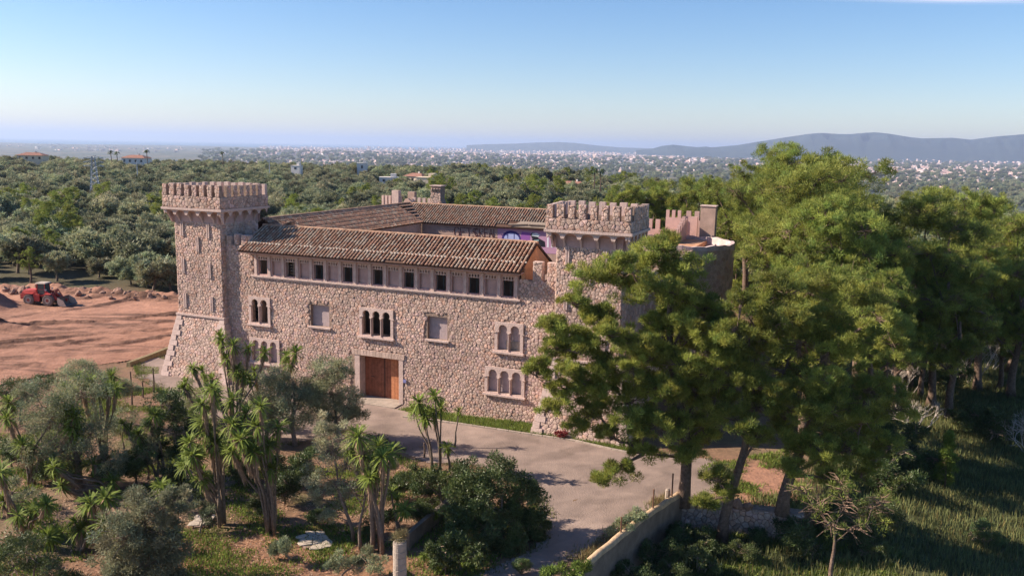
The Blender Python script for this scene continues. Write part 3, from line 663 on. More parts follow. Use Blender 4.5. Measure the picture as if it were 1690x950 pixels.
# ---- tiled roofs
tr_ = 4
def tile_mesh(L, r0=.108, r1=.085):
    m = MB(); v = []
    for (y, r, dz) in ((0,r0,.03),(L,r1,0)):
        for k in range(5): a = math.pi*k/4; v.append((r*math.cos(a), y, dz+r*math.sin(a)*.95))
    m.add(v, [(k,k+1,6+k,5+k) for k in range(4)]+[(0,4,3,2,1)]); return m
TL = MB(); TL = tile_mesh(.50)
def roof(name, e0, e1, up, label, ind=0, gap=None, seed=1, breakrow=None):
    """e0->e1 eave line, up = vector from eave to ridge (local)."""
    e0, e1, up = Vector(e0), Vector(e1), Vector(up); ax = (e1-e0).normalized(); Lr = (e1-e0).length; u = up.normalized(); Lu = up.length; n = ax.cross(u).normalized()
    if n.z < 0: n = -n
    Mx = Matrix((ax, u, n)).transposed(); rd = random.Random(seed)
    b = MB(); q = n*-.08; b.hexa([e0+q*2, e1+q*2, e1+q*2+up, e0+q*2+up], [e0-n*.0, e1, e1+up, e0+up]); ro = b.build(name, M['under'], castle, label=label)
    cols = int(Lr/.362); rows = int(Lu/.40)+1; J = MB(); cnt = 0; lim = MB(); shared = []
    for v_ in range(8):
        g_ = rd.uniform(.7,1.3); kk = rd.random(); m = tile_mesh(.50); m.t = [(g_*(1.1 if kk < .3 else 1), g_*(1.25 if kk > .7 else 1), g_*(1.4 if kk > .7 else 1))]*len(m.f); shared.append((m, m.mesh('roof_tile', M['tile'])))
    for i in range(cols):
        x = (i+.5)*Lr/cols; cj = rd.uniform(-.02,.02)
        for j in range(rows):
            if gap and gap(x, j): continue
            y = j*Lu/rows-.10+rd.uniform(-.02,.02); m, me = rd.choice(shared); tilt = rd.uniform(-.05,.05)
            xx = x+cj+rd.uniform(-.012,.012); dn = .035+rd.uniform(0,.015)
            P0 = e0+ax*xx+u*y+n*dn
            Rm = Mx @ Matrix.Rotation(tilt, 3, 'Z')
            if cnt < ind and j < 4:
                o = place('roof_tile', me, ro); o.matrix_local = Matrix.Translation(P0) @ Rm.to_4x4(); cnt += 1
            else: J.add([P0+Rm@Vector(p) for p in m.v], m.f, m.t[0])
            if breakrow == j and rd.random() < .85: c = e0+ax*(xx+Lr/cols/2)+u*(y)+n*.07; lim.hexa([c+Rm@Vector(p) for p in ((-.09,-.07,-.03),(.09,-.07,-.03),(.09,.07,-.03),(-.09,.07,-.03))],[c+Rm@Vector(p) for p in ((-.06,-.05,.04),(.06,-.05,.05),(.06,.05,.05),(-.06,.05,.03))])
    J.build('roof_tiles', M['tile'], ro, kind='stuff')
    if lim.f: lim.build('mortar_dabs', M['lime'], ro, kind='stuff')
    # ridge tiles
    k = int(Lr/.45); Rg = MB()
    for i in range(k):
        p = e0+up+ax*(i*Lr/k); d = MB(); 
        Rg.tube([p+n*.03, p+ax*.47+n*.05], [.16,.13], 6, (rd.uniform(.8,1.25),)*3)
    Rg.build('ridge_tiles', M['tile'], ro, kind='stuff')
    return ro
fr = roof('roof', (-15.2,-1.25,13.5), (14.45,-1.25,13.5), (0,3.95,2.14), 'long front roof of curved clay tiles', ind=300, seed=2, breakrow=4, gap=lambda x, j: j == 0 and 16.5 < x < 18.2)
MB().box(-15.1,14.3,-1.1,.05,13.28,13.36).box(-14.6,14.2,-.5,.0,13.16,13.278).build('eave_cornice', M['render'], fr)
roof('roof', (14.45,6.7,13.55), (-14.35,6.7,13.55), (0,-3.9,2.05), 'courtyard side of the front roof', seed=3)
lw = roof('roof', (-14.2,6.5,13.65), (-14.2,34.4,13.65), (-4.2,0,2.15), 'left wing roof of clay tiles sloping to the courtyard', seed=4)
roof('roof', (-22.9,40,13.65), (-22.9,7,13.65), (4.4,0,2.15), 'outer side of the left wing roof', seed=5)
# stepped ledges of the left wing: low mortar ribs between tile bands
rb = MB()
for k in range(1, 6):
    f = k/6; x = -14.2-4.2*f; z = 13.65+2.15*f
    rb.hexa([(x-.05,6.6,z+.05),(x-.05,38,z+.05),(x-.35,38,z+.16),(x-.35,6.6,z+.16)],[(x-.05,6.6,z+.18),(x-.05,38,z+.18),(x-.35,38,z+.25),(x-.35,6.6,z+.25)])
rb.build('tile_course', M['tile'], lw, kind='stuff')
def gp(x, j): return 15.8 < x < 26.6 and j < 4
roof('roof', (-18.4,34.3,13.6), (12.5,34.3,13.6), (0,4.2,2.15), 'far wing roof with a missing strip of tiles above the mural', seed=6, gap=lambda x, j: 14.9 < x < 24.4 and j < 4-(x < 16.5)*2)
bd = MB(); bd.hexa([(-1.2,34.35,13.72),(4.6,34.35,13.72),(4.6,35.5,14.32),(-.4,35.5,14.32)],[(-1.2,34.35,13.76),(4.6,34.35,13.76),(4.6,35.5,14.37),(-.4,35.5,14.37)]); bd.build('bare_roof_boards', M['wood'], castle)
bd = MB().tube([(-1.6,34.3,13.95),(1.0,34.6,14.1)], .12, 6).tube([(1.2,34.5,14.1),(4.8,34.7,14.1)], .16, 6); bd.build('fallen_beam', M['wood'], castle)
# left end of front wing: parapet gable stub
MB().hexa([(-16.9,6.5,12.0),(-14.6,6.5,12.0),(-14.6,6.9,12.0),(-16.9,6.9,12.0)],[(-16.9,6.5,14.6),(-14.6,6.5,15.6),(-14.6,6.9,15.6),(-16.9,6.9,14.6)]).build('gable', M['ochre'], castle)
MB().hexa([(-17.1,6.3,14.62),(-14.5,6.3,15.66),(-14.5,7.1,15.66),(-17.1,7.1,14.62)],[(-17.1,6.3,14.78),(-14.5,6.3,15.82),(-14.5,7.1,15.82),(-17.1,7.1,14.78)]).build('coping', M['tile'], castle)
# ---- chimneys and battlements at the back
def crenel(x0, x1, y0, y1, zb, zt, n, m, along='x', h=1.0):
    w_ = MB().box(x0,x1,y0,y1,zb,zt-h).build('battlement', m, castle)
    L = (x1-x0) if along == 'x' else (y1-y0); p = L/n
    for k in range(n):
        a = k*p+.02
        if along == 'x': MB().box(x0+a,x0+a+p*.56,y0,y1,zt-h+.002,zt).build('merlon', m, w_)
        else: MB().box(x0,x1,y0+a,y0+a+p*.56,zt-h+.002,zt).build('merlon', m, w_)
    return w_
crenel(-25.2,-21.7,42,42.4,12,16.45,6,M['dress'],h=1.3); crenel(-20.2,-16.9,42.3,42.7,12,16.3,4,M['dress'],h=1.2)
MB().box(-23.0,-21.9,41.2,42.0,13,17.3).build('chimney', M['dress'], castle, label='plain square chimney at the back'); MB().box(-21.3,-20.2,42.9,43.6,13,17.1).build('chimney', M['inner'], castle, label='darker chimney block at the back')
ch = MB().box(-16.95,-15.35,41.9,43.2,13,18.1); ch.hexa([(-15.34,41.9,13),(-14.2,41.9,13),(-14.2,43.2,13),(-15.34,43.2,13)],[(-15.34,41.9,16.2),(-15.3,41.9,16.2),(-15.3,43.2,16.2),(-15.34,43.2,16.2)])
cho = ch.build('chimney', M['mortar'], castle, label='tall stone chimney with arched smoke holes'); stones(cho, 1.6, 2.6, .4, 93, lambda u,v,h: (-16.95+u,41.9-h,15.2+v))
for k in range(3):
    x = -16.6+k*.46; m = MB(); prism(m, [(x-.15,17.35),(x+.15,17.35),(x+.15,17.6),(x,17.85),(x-.15,17.6)], [], lambda u,v,d: (u,d,v), 41.72, 41.77); m.build('smoke_hole', M['iron'], cho)
MB().box(-17.1,-15.2,41.75,43.35,18.1,18.22).build('chimney_cap', M['dress'], cho)
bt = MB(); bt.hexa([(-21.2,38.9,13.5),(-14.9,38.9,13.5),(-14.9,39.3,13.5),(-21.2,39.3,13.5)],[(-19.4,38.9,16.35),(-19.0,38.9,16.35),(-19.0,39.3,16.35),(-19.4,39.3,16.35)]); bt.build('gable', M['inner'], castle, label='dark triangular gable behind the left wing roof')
# right rear: battlements, raised block, post and round tower
crenel(13.2,16.3,44.5,44.9,10,14.75,3,M['render'],h=1.3); crenel(16.6,18.9,44.6,45,10,16.05,3,M['render'],h=.95); MB().box(18.95,20.7,44.9,45.3,10,15.3).build('broken_wall', M['render'], castle); crenel(18.9,21.1,46.5,46.9,10,15.9,2,M['render'],h=1.2)
MB().box(14.5,22.5,34.9,44.4,12.0,12.55).build('terrace', M['ochre'], castle, label='red tiled terrace beside the round tower')
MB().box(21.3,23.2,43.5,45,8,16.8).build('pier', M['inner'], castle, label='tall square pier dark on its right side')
MB().box(21.2,23.3,43.4,45.1,16.8,16.92).build('coping', M['dress'], castle)
st = MB()
for k in range(7): t0 = 36.5+k; st.box(19.3,19.75,t0,t0+.98,12.0,13.3+k*.3)
st.build('stepped_wall', M['render'], castle)
for k in range(6): MB().box(19.32,19.72,36.8+k,37.3+k,13.3+k*.3,13.95+k*.3).build('merlon', M['render'], castle)
# round tower
RX, RY, RR, RZ = 20.0, 36.6, 6.7, 13.0; V=[]; nn = 72; rt = MB()
for k in range(nn):
    a = 2*math.pi*k/nn; b_ = 2*math.pi*(k+1)/nn; j0 = RZ+.06*math.sin(k*1.9)+.06*math.sin(k*.7); j1 = RZ+.06*math.sin((k+1)%nn*1.9)+.06*math.sin((k+1)%nn*.7)
    def c_(ang, r, z): return (RX+r*math.cos(ang), RY+r*math.sin(ang), z)
    i_ = RR-.45; q = random.uniform(.9,1.1)
    rt.add([c_(a,RR,-3),c_(b_,RR,-3),c_(b_,RR,j1),c_(a,RR,j0),c_(a,i_,11.4),c_(b_,i_,11.4),c_(b_,i_,j1),c_(a,i_,j0)], [(0,1,2,3),(3,2,6,7),(5,4,7,6)], (q,q,q))
rto = rt.build('round_tower', mat('round_wall', (.56,.43,.39), var=.25, scale=2, bump=.5, tint=True), castle, label='broad round tower at the right rear with a worn uneven rim')
MB().tube([(RX,RY,11.3),(RX,RY,11.5)], RR-.3, 40).build('tower_floor', M['ochre'], rto)
stones(rto, 2*math.pi*RR*.5, 15.3, .6, 99, lambda u,v,h: (RX+(RR+h)*math.cos(u/RR-2.2), RY+(RR+h)*math.sin(u/RR-2.2), v-2.8), hh=(.015,.04))
# ---- graffiti on the far wing's inner wall (flat paint)
mur = MB().box(-3.3,9.5,34.775,34.799,10.5,13.44).build('mural', mat('pink_paint', (.50,.29,.36), col2=(.38,.22,.36), scale=1.2), castle)
def paintpoly(name, pts, col, y, parent):
    m = MB(); prism(m, pts, [], lambda u,v,d: (u,d,v), y-.004, y); return m.build(name, paint(name+'_colour', col), parent)
def blob(cx, cz, rx, rz, n=18): return [(cx+rx*math.cos(2*math.pi*k/n), cz+rz*math.sin(2*math.pi*k/n)) for k in range(n)]
paintpoly('navy_outline', blob(-1.35,12.1,1.35,1.05), (.04,.03,.16), 34.77, mur); paintpoly('blue_dome', blob(-1.3,12.0,1.1,.85), (.38,.42,.66), 34.76, mur)
for k, x in enumerate((-1.9,-1.0)): MB().box(x,x+.08,34.74,34.75,12.1,12.75).build('paint_drip', paint('drip', (.05,.04,.15)), mur)
paintpoly('purple_patch', [(-.1,12.0),(1.2,12.0),(1.3,13.0),(.1,13.1)], (.28,.10,.34), 34.77, mur)
paintpoly('black_shape', [(1.3,11.3),(3.4,11.3),(3.3,12.0),(2.4,12.4),(2.2,13.0),(1.6,13.1),(1.3,12.8),(1.6,12.2)], (.015,.015,.025), 34.77, mur)
paintpoly('pale_face', [(1.45,12.65),(2.4,12.55),(2.6,12.8),(2.2,13.05),(1.6,13.0)], (.62,.68,.66), 34.76, mur); paintpoly('teal_jaw', [(1.6,11.6),(2.3,11.6),(2.5,12.2),(1.8,12.1)], (.25,.42,.42), 34.76, mur)
for k in range(3): paintpoly('white_stroke', [(3.6+k*.55,11.3),(3.85+k*.55,11.3),(3.8+k*.6,12.6-k*.2),(3.6+k*.6,12.5-k*.2)], (.72,.7,.74), 34.765, mur)
def lettering(txt, s, z, h, col, y, ws=.62, r=.05, parent=FW, italic=0):
    G = dict(G=[[(1,.8),(.7,1),(.2,1),(0,.7),(0,.2),(.3,0),(.9,.05),(1,.45),(.6,.45)]],E=[[(1,1),(0,1),(0,0),(1,0)],[(0,.5),(.8,.5)]],T=[[(0,1),(1,1)],[(.5,1),(.5,0)]],S=[[(1,.85),(.6,1),(.1,.9),(.1,.6),(.9,.4),(.9,.1),(.4,0),(0,.15)]],
      C=[[(1,.85),(.6,1),(.1,.8),(0,.3),(.4,0),(1,.15)]],R=[[(0,0),(0,1),(.8,1),(.9,.6),(.1,.5),(1,0)]],A=[[(0,0),(.5,1),(1,0)],[(.2,.4),(.8,.4)]],O=[[(.5,1),(0,.6),(.2,.05),(.8,.05),(1,.6),(.5,1)]],K=[[(0,1),(0,0)],[(1,1),(0,.45),(1,0)]],I=[[(.5,1),(.5,0)]],L=[[(0,1),(0,0),(.9,0)]],U=[[(0,1),(0,.2),(.5,0),(1,.2),(1,1)]])
    mb = MB()
    for i, c in enumerate(txt):
        for ln in G.get(c, []): mb.tube([(s+i*ws*h*1.25+p[0]*h*ws+italic*p[1]*h, y, z+p[1]*h) for p in ln], r, 4)
    return mb.build('graffiti_lettering', paint('spray', col), parent)
lettering('GETS', -9.6, 12.0, 1.15, (.10,.03,.03), 34.79, .62, .055); lettering('CREAL', -6.6, 12.1, 1.1, (.11,.035,.03), 34.79, .50, .055); lettering('GORKO', 5.0, 12.5, .5, (.25,.1,.3), 34.77, .7, .035, mur)
m = MB(); [m.tube([(-14.45,18+a,12.0+b) for a, b in l], .05, 4) for l in ([(0,0),(1,1.1),(2,.3),(3,1.2)],[(4,.2),(4.6,1.0),(5.6,.4),(6.2,1.1)],[(8,0),(8.4,1.1),(9.3,.6),(8.2,.4)])]; m.build('graffiti_lettering', paint('black_spray', (.03,.02,.03)), castle)
# ================================================================== TREES NEAR THE CASTLE
def px_blobs(L, Y, zr=.8, spread=1.2, seed=0):
    rd = random.Random(seed); o = []
    for b in L:
        px, py, r = b[:3]; dy = b[3] if len(b) > 3 else rd.uniform(-spread, spread); y = Y+dy; k = y/1400
        o.append((at(px, py, y), r*k, r*k*zr))
    return o
def base_at(px, py, z=0.0):
    p = gnd(px, py, z)
    for _ in range(6): p = gnd(px, py, gzf(p.x, p.y))
    return p
# three big front pines
def fill(cx, cy, rx, ry, n, r0, r1, seed):
    rd = random.Random(seed); o = []
    while len(o) < n:
        u, v = rd.uniform(-1,1), rd.uniform(-1,1)
        if u*u+v*v < 1: o.append((cx+u*rx, cy+v*ry, rd.uniform(r0,r1), rd.uniform(-2.6,1.5)))
    return o
b = base_at(1127, 835)
tree('pine', b, px_blobs([(1085,415,44,1.5),(1020,450,48,.5),(1132,436,44,1),(965,462,40,-.5),(1065,480,45,-1),(1110,470,45,2),(985,520,34,.5),(935,545,34,-.5),(905,535,18,-.8),(960,560,26,0),(1165,505,40,1),(1130,560,44,1.5),(1060,560,36,0),(885,622,34,-1),(930,640,30,-.5),(900,680,30,-1),(965,690,32,0),(1040,690,44,-1.5),(1085,640,46,-1.5),(1110,700,48,-1),(1150,650,46,0),(1020,770,26,-2),(1120,600,40,-2.2),(1095,645,36,-2.2),(1135,530,38,-1.8),(1100,480,36,-1.5),(1060,565,38,-2),(1035,610,34,-2),(1085,705,38,-2.4),(1135,750,34,-1.5),(945,500,30,0),(1000,445,36,.5),(915,575,26,-1),(1150,610,36,-1.5),(1175,690,36,-1),(1095,405,40,1.5),(890,600,26,-1),(960,640,36,-.5),(925,665,36,-1),(1000,600,30,0),(985,670,34,0),(1010,720,34,-1),(1060,700,40,-1),(1180,520,36,2),(1110,520,36,1),(1080,530,30,0),(1190,540,34,1),(950,700,26,-1),(1035,660,36,0),(995,790,18,-2),(1060,745,30,-1),(1160,720,44,.5),(1005,630,28,0),(1180,590,36,2),(1035,430,26,-2)]+fill(1075,565,120,140,18,26,38,1)+fill(935,600,60,90,7,20,28,2)+fill(1140,640,70,100,6,28,36,3), b.y, .62, seed=5),
     .42, 'pine_tree', 'big spreading pine with dark trunk standing in front of the right tower', 'pine', top=at(1105, 455, b.y+.5), seed=21, K=27, n=165, W=.046, bare=(12,15,16), twig=1.0)
b = Vector((14.3,53.0,-1.8))
tree('pine', b, px_blobs([(1300,480,46,2),(1345,470,40,3),(1265,470,38,1),(1240,520,40,0),(1290,540,44,-1),(1330,560,40,1),(1215,580,36,0),(1245,630,44,-1),(1290,640,42,0),(1210,690,42,-1),(1250,720,40,-1),(1185,790,30,-2),(1165,830,26,-2.5),(1200,815,22,-2),(1195,640,34,1),(1300,590,34,2),(1230,560,36,1),(1265,560,34,1),(1180,660,36,0),(1225,600,36,0),(1320,620,40,2),(1250,670,36,0),(1290,690,34,0)]+fill(1265,600,80,130,10,26,38,4), b.y, .65, seed=6),
     .36, 'pine_tree', 'pine with forked trunk just right of the biggest pine', 'pine', top=at(1262, 545, b.y+.5), seed=22, K=25, n=150, W=.044, bare=(5,15))
b = base_at(1290, 850, 0)
tree('pine', b, px_blobs([(1400,480,46,2.5),(1440,500,42,3),(1370,520,44,1),(1420,560,44,1),(1355,590,38,0),(1330,660,44,-1),(1375,680,46,-1.5),(1425,690,44,-1),(1460,730,36,0),(1400,740,44,-1),(1350,730,36,-1.5),(1300,720,36,-1),(1440,640,40,1),(1390,620,36,2),(1310,770,26,-2),(1350,540,40,1),(1390,570,40,1),(1370,640,40,0),(1460,540,40,3),(1470,640,36,2),(1330,740,34,-1),(1420,780,34,0),(1380,790,30,0),(1480,590,36,3)]+fill(1400,630,90,150,12,26,40,5), b.y, .65, seed=7),
     .42, 'pine_tree', 'pine with thick pale leaning trunk beside the stone terrace wall', 'pine', top=at(1375, 560, b.y+1), seed=23, K=25, n=150, W=.044, bare=(4,13))
b = base_at(1372, 985, -2.6)
tree('pine', b, px_blobs([(1345,830,40,0),(1400,820,44,1),(1370,860,36,-1),(1430,860,38,0),(1320,800,34,1),(1455,820,34,1),(1385,790,36,1.5)], b.y, .7, seed=8),
     .16, 'half_dead_tree', 'sparse dying tree with bare grey twigs at the bottom right', 'tree', top=at(1375, 850, b.y), seed=24, K=6, n=45, bare=(0,1,2,3,4,5,6), L=.2)
# background pine prototypes
protos_p = []
for i, (h, nb) in enumerate(((20,30),(18,26),(15,22),(12,18))):
    rd = random.Random(100+i); e = tree('pine', (0,0,0), rblobs(rd, 'pine', h, nb), .3+h*.008, 'pine_tree', 'x', 'pine', seed=60+i, K=int(19), n=95, L=.33, W=.05, twig=.9, bare=(2,7,12,16) if i % 2 else (1,4,10,17,21))
    protos_p.append(e)
used = set()
def put(protos, i, loc, rz, sc, label, cat, group, name=None):
    p = protos[i]
    if p.name not in used: used.add(p.name); p.location = loc; p.rotation_euler = (0,0,rz); p.scale = sc if hasattr(sc,'__len__') else (sc,)*3; return tag(p, label, cat, group)
    return copy_thing(p, loc, rz, sc, label=label, cat=cat, group=group)
HT = (20,18,15,12)
bgp = [ # px, top y, distance, proto, label
 (1280,228,118,0,'tallest pine behind the round tower, its top above the horizon'),(1335,240,112,1,'tall pine right behind the tallest one'),
 (1365,262,88,0,'broad bright green pine at the centre of the grove right of the castle'),(1415,250,95,0,'tall pine on the right shoulder of the grove'),
 (1240,262,126,1,'pine on the left shoulder of the grove beside the square pier'),(1350,305,88,1,'mid-height pine in front of the tallest pine'),
 (1400,310,80,1,'pine with pale bare limbs low in the grove'),(1440,345,86,2,'rounded pine at the right rim of the grove'),
 (1330,345,90,2,'pine whose crown touches the rim of the round tower'),(1345,390,76,2,'lower bright pine in the middle of the grove'),
 (1175,285,136,2,'pine behind the square pier, left part of the grove'),(1120,284,142,2,'grey-green pine behind the right tower battlements'),
 (1075,290,145,2,'dark green pine behind the right corner tower'),(1035,300,140,3,'small pine left of the grove above the right tower'),
 (1150,300,138,3,'thin greyish pine behind the stepped wall'),(1200,318,140,3,'small pine filling the gap beside the pier'),
 (1530,300,96,0,'dark pine standing alone with a bare trunk right of the grove'),(1600,305,112,1,'pine at the right with a rounded sunlit top'),
 (1650,330,118,2,'pine near the right edge below the distant town'),(1700,345,104,2,'pine cut by the right edge of the picture'),
 (1480,370,102,2,'pine in the shade between the grove and the lone dark pine'),(1565,390,88,2,'lower pine in front of the lone dark pine'),
 (1640,400,96,2,'shaded pine at the right above the dead bushes'),(1695,430,92,3,'low pine at the right edge above the grassy slope'),
 (1500,450,84,3,'short pine in deep shade above the field'),(1590,470,84,3,'short dark pine beside the dead grey bush'),
 (1450,430,76,2,'pine leaning over the field behind the front pines'),(1350,450,66,3,'bushy young pine behind the two front pines'),
 (1400,430,72,2,'pine with bright tufts just behind the front pines'),(1330,460,70,3,'young pine below the round tower')]
bgp += [(1470,500,80,3,'low pine closing the dark gap left of the smaller dead bush'),(1535,505,92,3,'low pine in deep shade behind the thin grey dead bush'),(1610,500,100,3,'low pine directly behind the larger dead bush'),(1665,505,96,3,'low pine behind the right dead bush, near the edge'),(1725,490,90,3,'low pine cut by the right edge above the field'),(1570,440,108,2,'shaded pine between the lone dark pine and the rounded sunlit one'),(1445,470,92,2,'shaded pine at the foot of the grove beside the field')]
for i, (px, ty, Y, pi, lab) in enumerate(bgp):
    p = at(px, ty, Y); z0 = gzf(p.x, p.y); sc = (p.z-z0)/(HT[pi]*1.02); s2 = sc*random.uniform(.85,1.05)
    put(protos_p, pi, (p.x,p.y,z0), random.uniform(0,6.28), (s2,s2,sc), lab, 'pine', 'pines in the grove right of the castle')
# ---- olives and garden trees, left foreground
def garden(kind, bpx, bpy_, bl, name, label, cat, tr=.14, seed=1, z=0, **k):
    b = base_at(bpx, bpy_, z); return tree(kind, b, px_blobs(bl, b.y, .85, .8, seed), tr, name, label, cat, seed=seed, **k)
garden('olive', 130, 800, [(85,680,52),(135,645,46),(60,735,46),(150,715,50),(105,740,46),(180,760,34),(50,650,30)], 'olive_tree', 'broad grey-green olive at the far left among yuccas', 'olive tree', .25, 31)
garden('olive', 170, 700, [(130,612,30),(160,625,28),(190,630,26),(110,632,26),(215,640,24)], 'olive_tree', 'low olive bush on the edge of the red clearing', 'olive tree', .12, 32)
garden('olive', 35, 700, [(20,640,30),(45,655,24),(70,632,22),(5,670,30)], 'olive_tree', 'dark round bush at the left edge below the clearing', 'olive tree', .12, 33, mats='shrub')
garden('olive', 560, 728, [(545,648,42),(578,662,30),(520,668,32),(552,690,40),(585,685,22),(515,640,22)], 'olive_tree', 'rounded olive hiding the left foot of the castle gate', 'olive tree', .2, 34, K=34, n=160)
garden('olive', 487, 735, [(470,650,46),(440,672,36),(500,650,36),(530,615,34),(562,608,24),(480,690,40),(455,625,28),(430,700,28)], 'olive_tree', 'dark olive behind the rounded one, against the front wall', 'olive tree', .2, 35, K=34, n=150)
garden('olive', 583, 892, [(530,775,36),(545,735,32),(518,815,28),(558,815,30),(540,700,24),(575,760,28),(570,720,26),(545,850,18)], 'olive_tree', 'tall thin olive with bare lower stems beside the flagstones', 'olive tree', .12, 36, K=22, n=120, bare=(5,6))
garden('olive', 232, 965, [(230,840,52),(200,885,48),(268,870,42),(245,925,58),(192,930,42),(288,825,28),(275,915,40),(215,965,50),(265,965,44)], 'olive_tree', 'large silvery olive in the left foreground', 'olive tree', .2, 37, K=40, n=190, L=.16, W=.055)
garden('olive', 595, 905, [(600,790,30),(575,800,24),(630,800,22),(600,760,20)], 'bare_tree', 'leafless branching tree with smooth grey trunk', 'tree', .11, 38, K=8, n=40, bare=(0,1,2,3))
garden('olive', 60, 985, [(40,900,40),(15,930,40),(80,940,36),(110,960,34)], 'olive_tree', 'dark shrub in the bottom left corner', 'shrub', .1, 39, mats='shrub')
for i_, (bx, by, bl, lab) in enumerate((
 (305,700,[(300,640,22),(320,655,20),(285,660,20)],'small grey-green olive at the edge of the path under the left tower'),
 (245,790,[(240,735,28),(262,750,26),(222,755,26)],'grey-green olive bush between the upper left yucca and the central cluster'),
 (330,880,[(325,840,22),(345,850,20)],'small olive bush by the small patch of flagstones'),
 (25,850,[(20,810,30),(45,820,26),(0,830,26)],'olive bush at the left edge above the lowest yuccas'),
 (420,705,[(420,650,26),(400,640,24),(440,640,22),(410,670,24)],'grey-green olive behind the central yuccas, left of the dark olive'),
 (205,740,[(200,690,28),(225,700,24),(180,705,24)],'olive bush under the drooping yucca heads at left'),
 (610,800,[(600,735,20),(625,745,22),(640,765,20)],'twiggy grey bush on the verge of the forecourt left of the middle yucca'),
 (560,955,[(560,925,22),(585,930,22),(600,915,20),(620,930,20)],'grey low shrub in front of the long-skirted yucca'),
 (480,925,[(470,900,14),(455,905,12)],'tiny grey shrub left of the flagstones'))):
    garden('olive', bx, by, bl, 'olive_bush', lab, 'shrub', .07, 200+i_, K=20, n=110)
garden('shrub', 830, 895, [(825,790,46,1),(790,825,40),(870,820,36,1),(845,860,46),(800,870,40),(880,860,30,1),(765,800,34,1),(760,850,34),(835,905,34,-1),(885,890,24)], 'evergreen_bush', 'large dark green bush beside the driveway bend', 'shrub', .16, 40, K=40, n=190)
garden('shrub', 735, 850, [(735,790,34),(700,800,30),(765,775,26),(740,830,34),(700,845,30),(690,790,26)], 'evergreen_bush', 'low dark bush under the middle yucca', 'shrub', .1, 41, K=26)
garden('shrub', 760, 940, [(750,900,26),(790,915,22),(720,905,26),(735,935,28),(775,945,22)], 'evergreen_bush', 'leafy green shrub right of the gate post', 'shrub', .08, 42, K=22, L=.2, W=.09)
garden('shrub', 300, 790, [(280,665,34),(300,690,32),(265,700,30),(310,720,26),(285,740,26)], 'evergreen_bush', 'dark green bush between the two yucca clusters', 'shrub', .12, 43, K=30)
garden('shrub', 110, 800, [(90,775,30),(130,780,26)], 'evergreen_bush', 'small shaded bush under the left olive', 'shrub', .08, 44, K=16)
garden('shrub', 935, 985, [(930,945,24),(960,935,20),(905,950,18)], 'spurge_bush', 'yellow-green bush at the foot of the retaining wall', 'shrub', .06, 45, K=16, L=.22, W=.06, mats='grass')
garden('olive', 1010, 900, [(1010,880,22),(1035,862,18),(985,905,20),(1055,850,14)], 'dry_bush', 'dry olive-coloured bush between driveway and retaining wall', 'shrub', .05, 46, K=16)
garden('olive', 1150, 945, [(1150,915,26),(1180,930,22)], 'dry_bush', 'grey-green bush right of the retaining wall', 'shrub', .06, 47, z=-2.6, K=16, mats='shrub')
garden('olive', 1440, 800, [(1440,775,30),(1475,790,26),(1500,740,26),(1480,820,26)], 'dry_bush', 'shaded bush in the grass behind the dying tree', 'shrub', .06, 48, z=-2.8, K=14, mats='shrub')
# scrub on the low ground at right
sc_ = None
for i, (px, py, r_, lab) in enumerate(((1085,905,34,'dark scrub bush against the middle of the retaining wall'),(1125,880,30,'dark scrub bush in the corner of the two walls'),(1045,945,34,'dark scrub bush at the bottom beside the retaining wall'),(1110,935,28,'scrub bush between the retaining wall and the lit ground cover'),(1160,895,26,'scrub bush left of the leaning pine trunk'),(1225,905,24,'scrub bush below the terrace wall'),(1318,880,36,'scrub bush hiding the right end of the terrace wall'),(1345,830,34,'scrub bush under the dying tree'),(1410,870,36,'rough scrub bush right of the dying tree'),(1450,840,30,'rough scrub bush on the edge of the field'),(1480,790,34,'tangled scrub left of the young conifer'),(1520,760,28,'scrub bush just left of the young conifer'),(1440,900,26,'small scrub bush in the grass at bottom right'),(1500,720,34,'dark scrub below the smaller dead bush'),(1440,740,36,'scrub under the front pines at the field edge'),(1660,700,36,'dark scrub in the shaded field at right'),(1590,690,30,'dark scrub between the dead bushes'),(1625,880,26,'low scrub in the grass near the right corner'),(1560,620,34,'scrub at the back edge of the field'),(1670,560,36,'scrub under the right edge pines'),(1255,880,20,'small bush on the foot of the terrace wall'),(1540,570,30,'scrub beside the lone dark pine trunk'))):
    b = base_at(px, py+r_*.8, -3); k = b.y/1400*r_
    bl = [(b+Vector((random.uniform(-.8,.8)*k,random.uniform(-.5,.5)*k,k*random.uniform(.4,1.1))), k*.65, k*.5) for _ in range(6)]
    if sc_ is None: sc_ = tree('olive', b, bl, .06, 'scrub_bush', lab, 'shrub', None, seed=95, K=20, n=80, mats='shrub', bare=(1,)); sk_ = k
    else: copy_thing(sc_, b, random.uniform(0,6.28), k/sk_*random.uniform(.9,1.1), label=lab, cat='shrub')
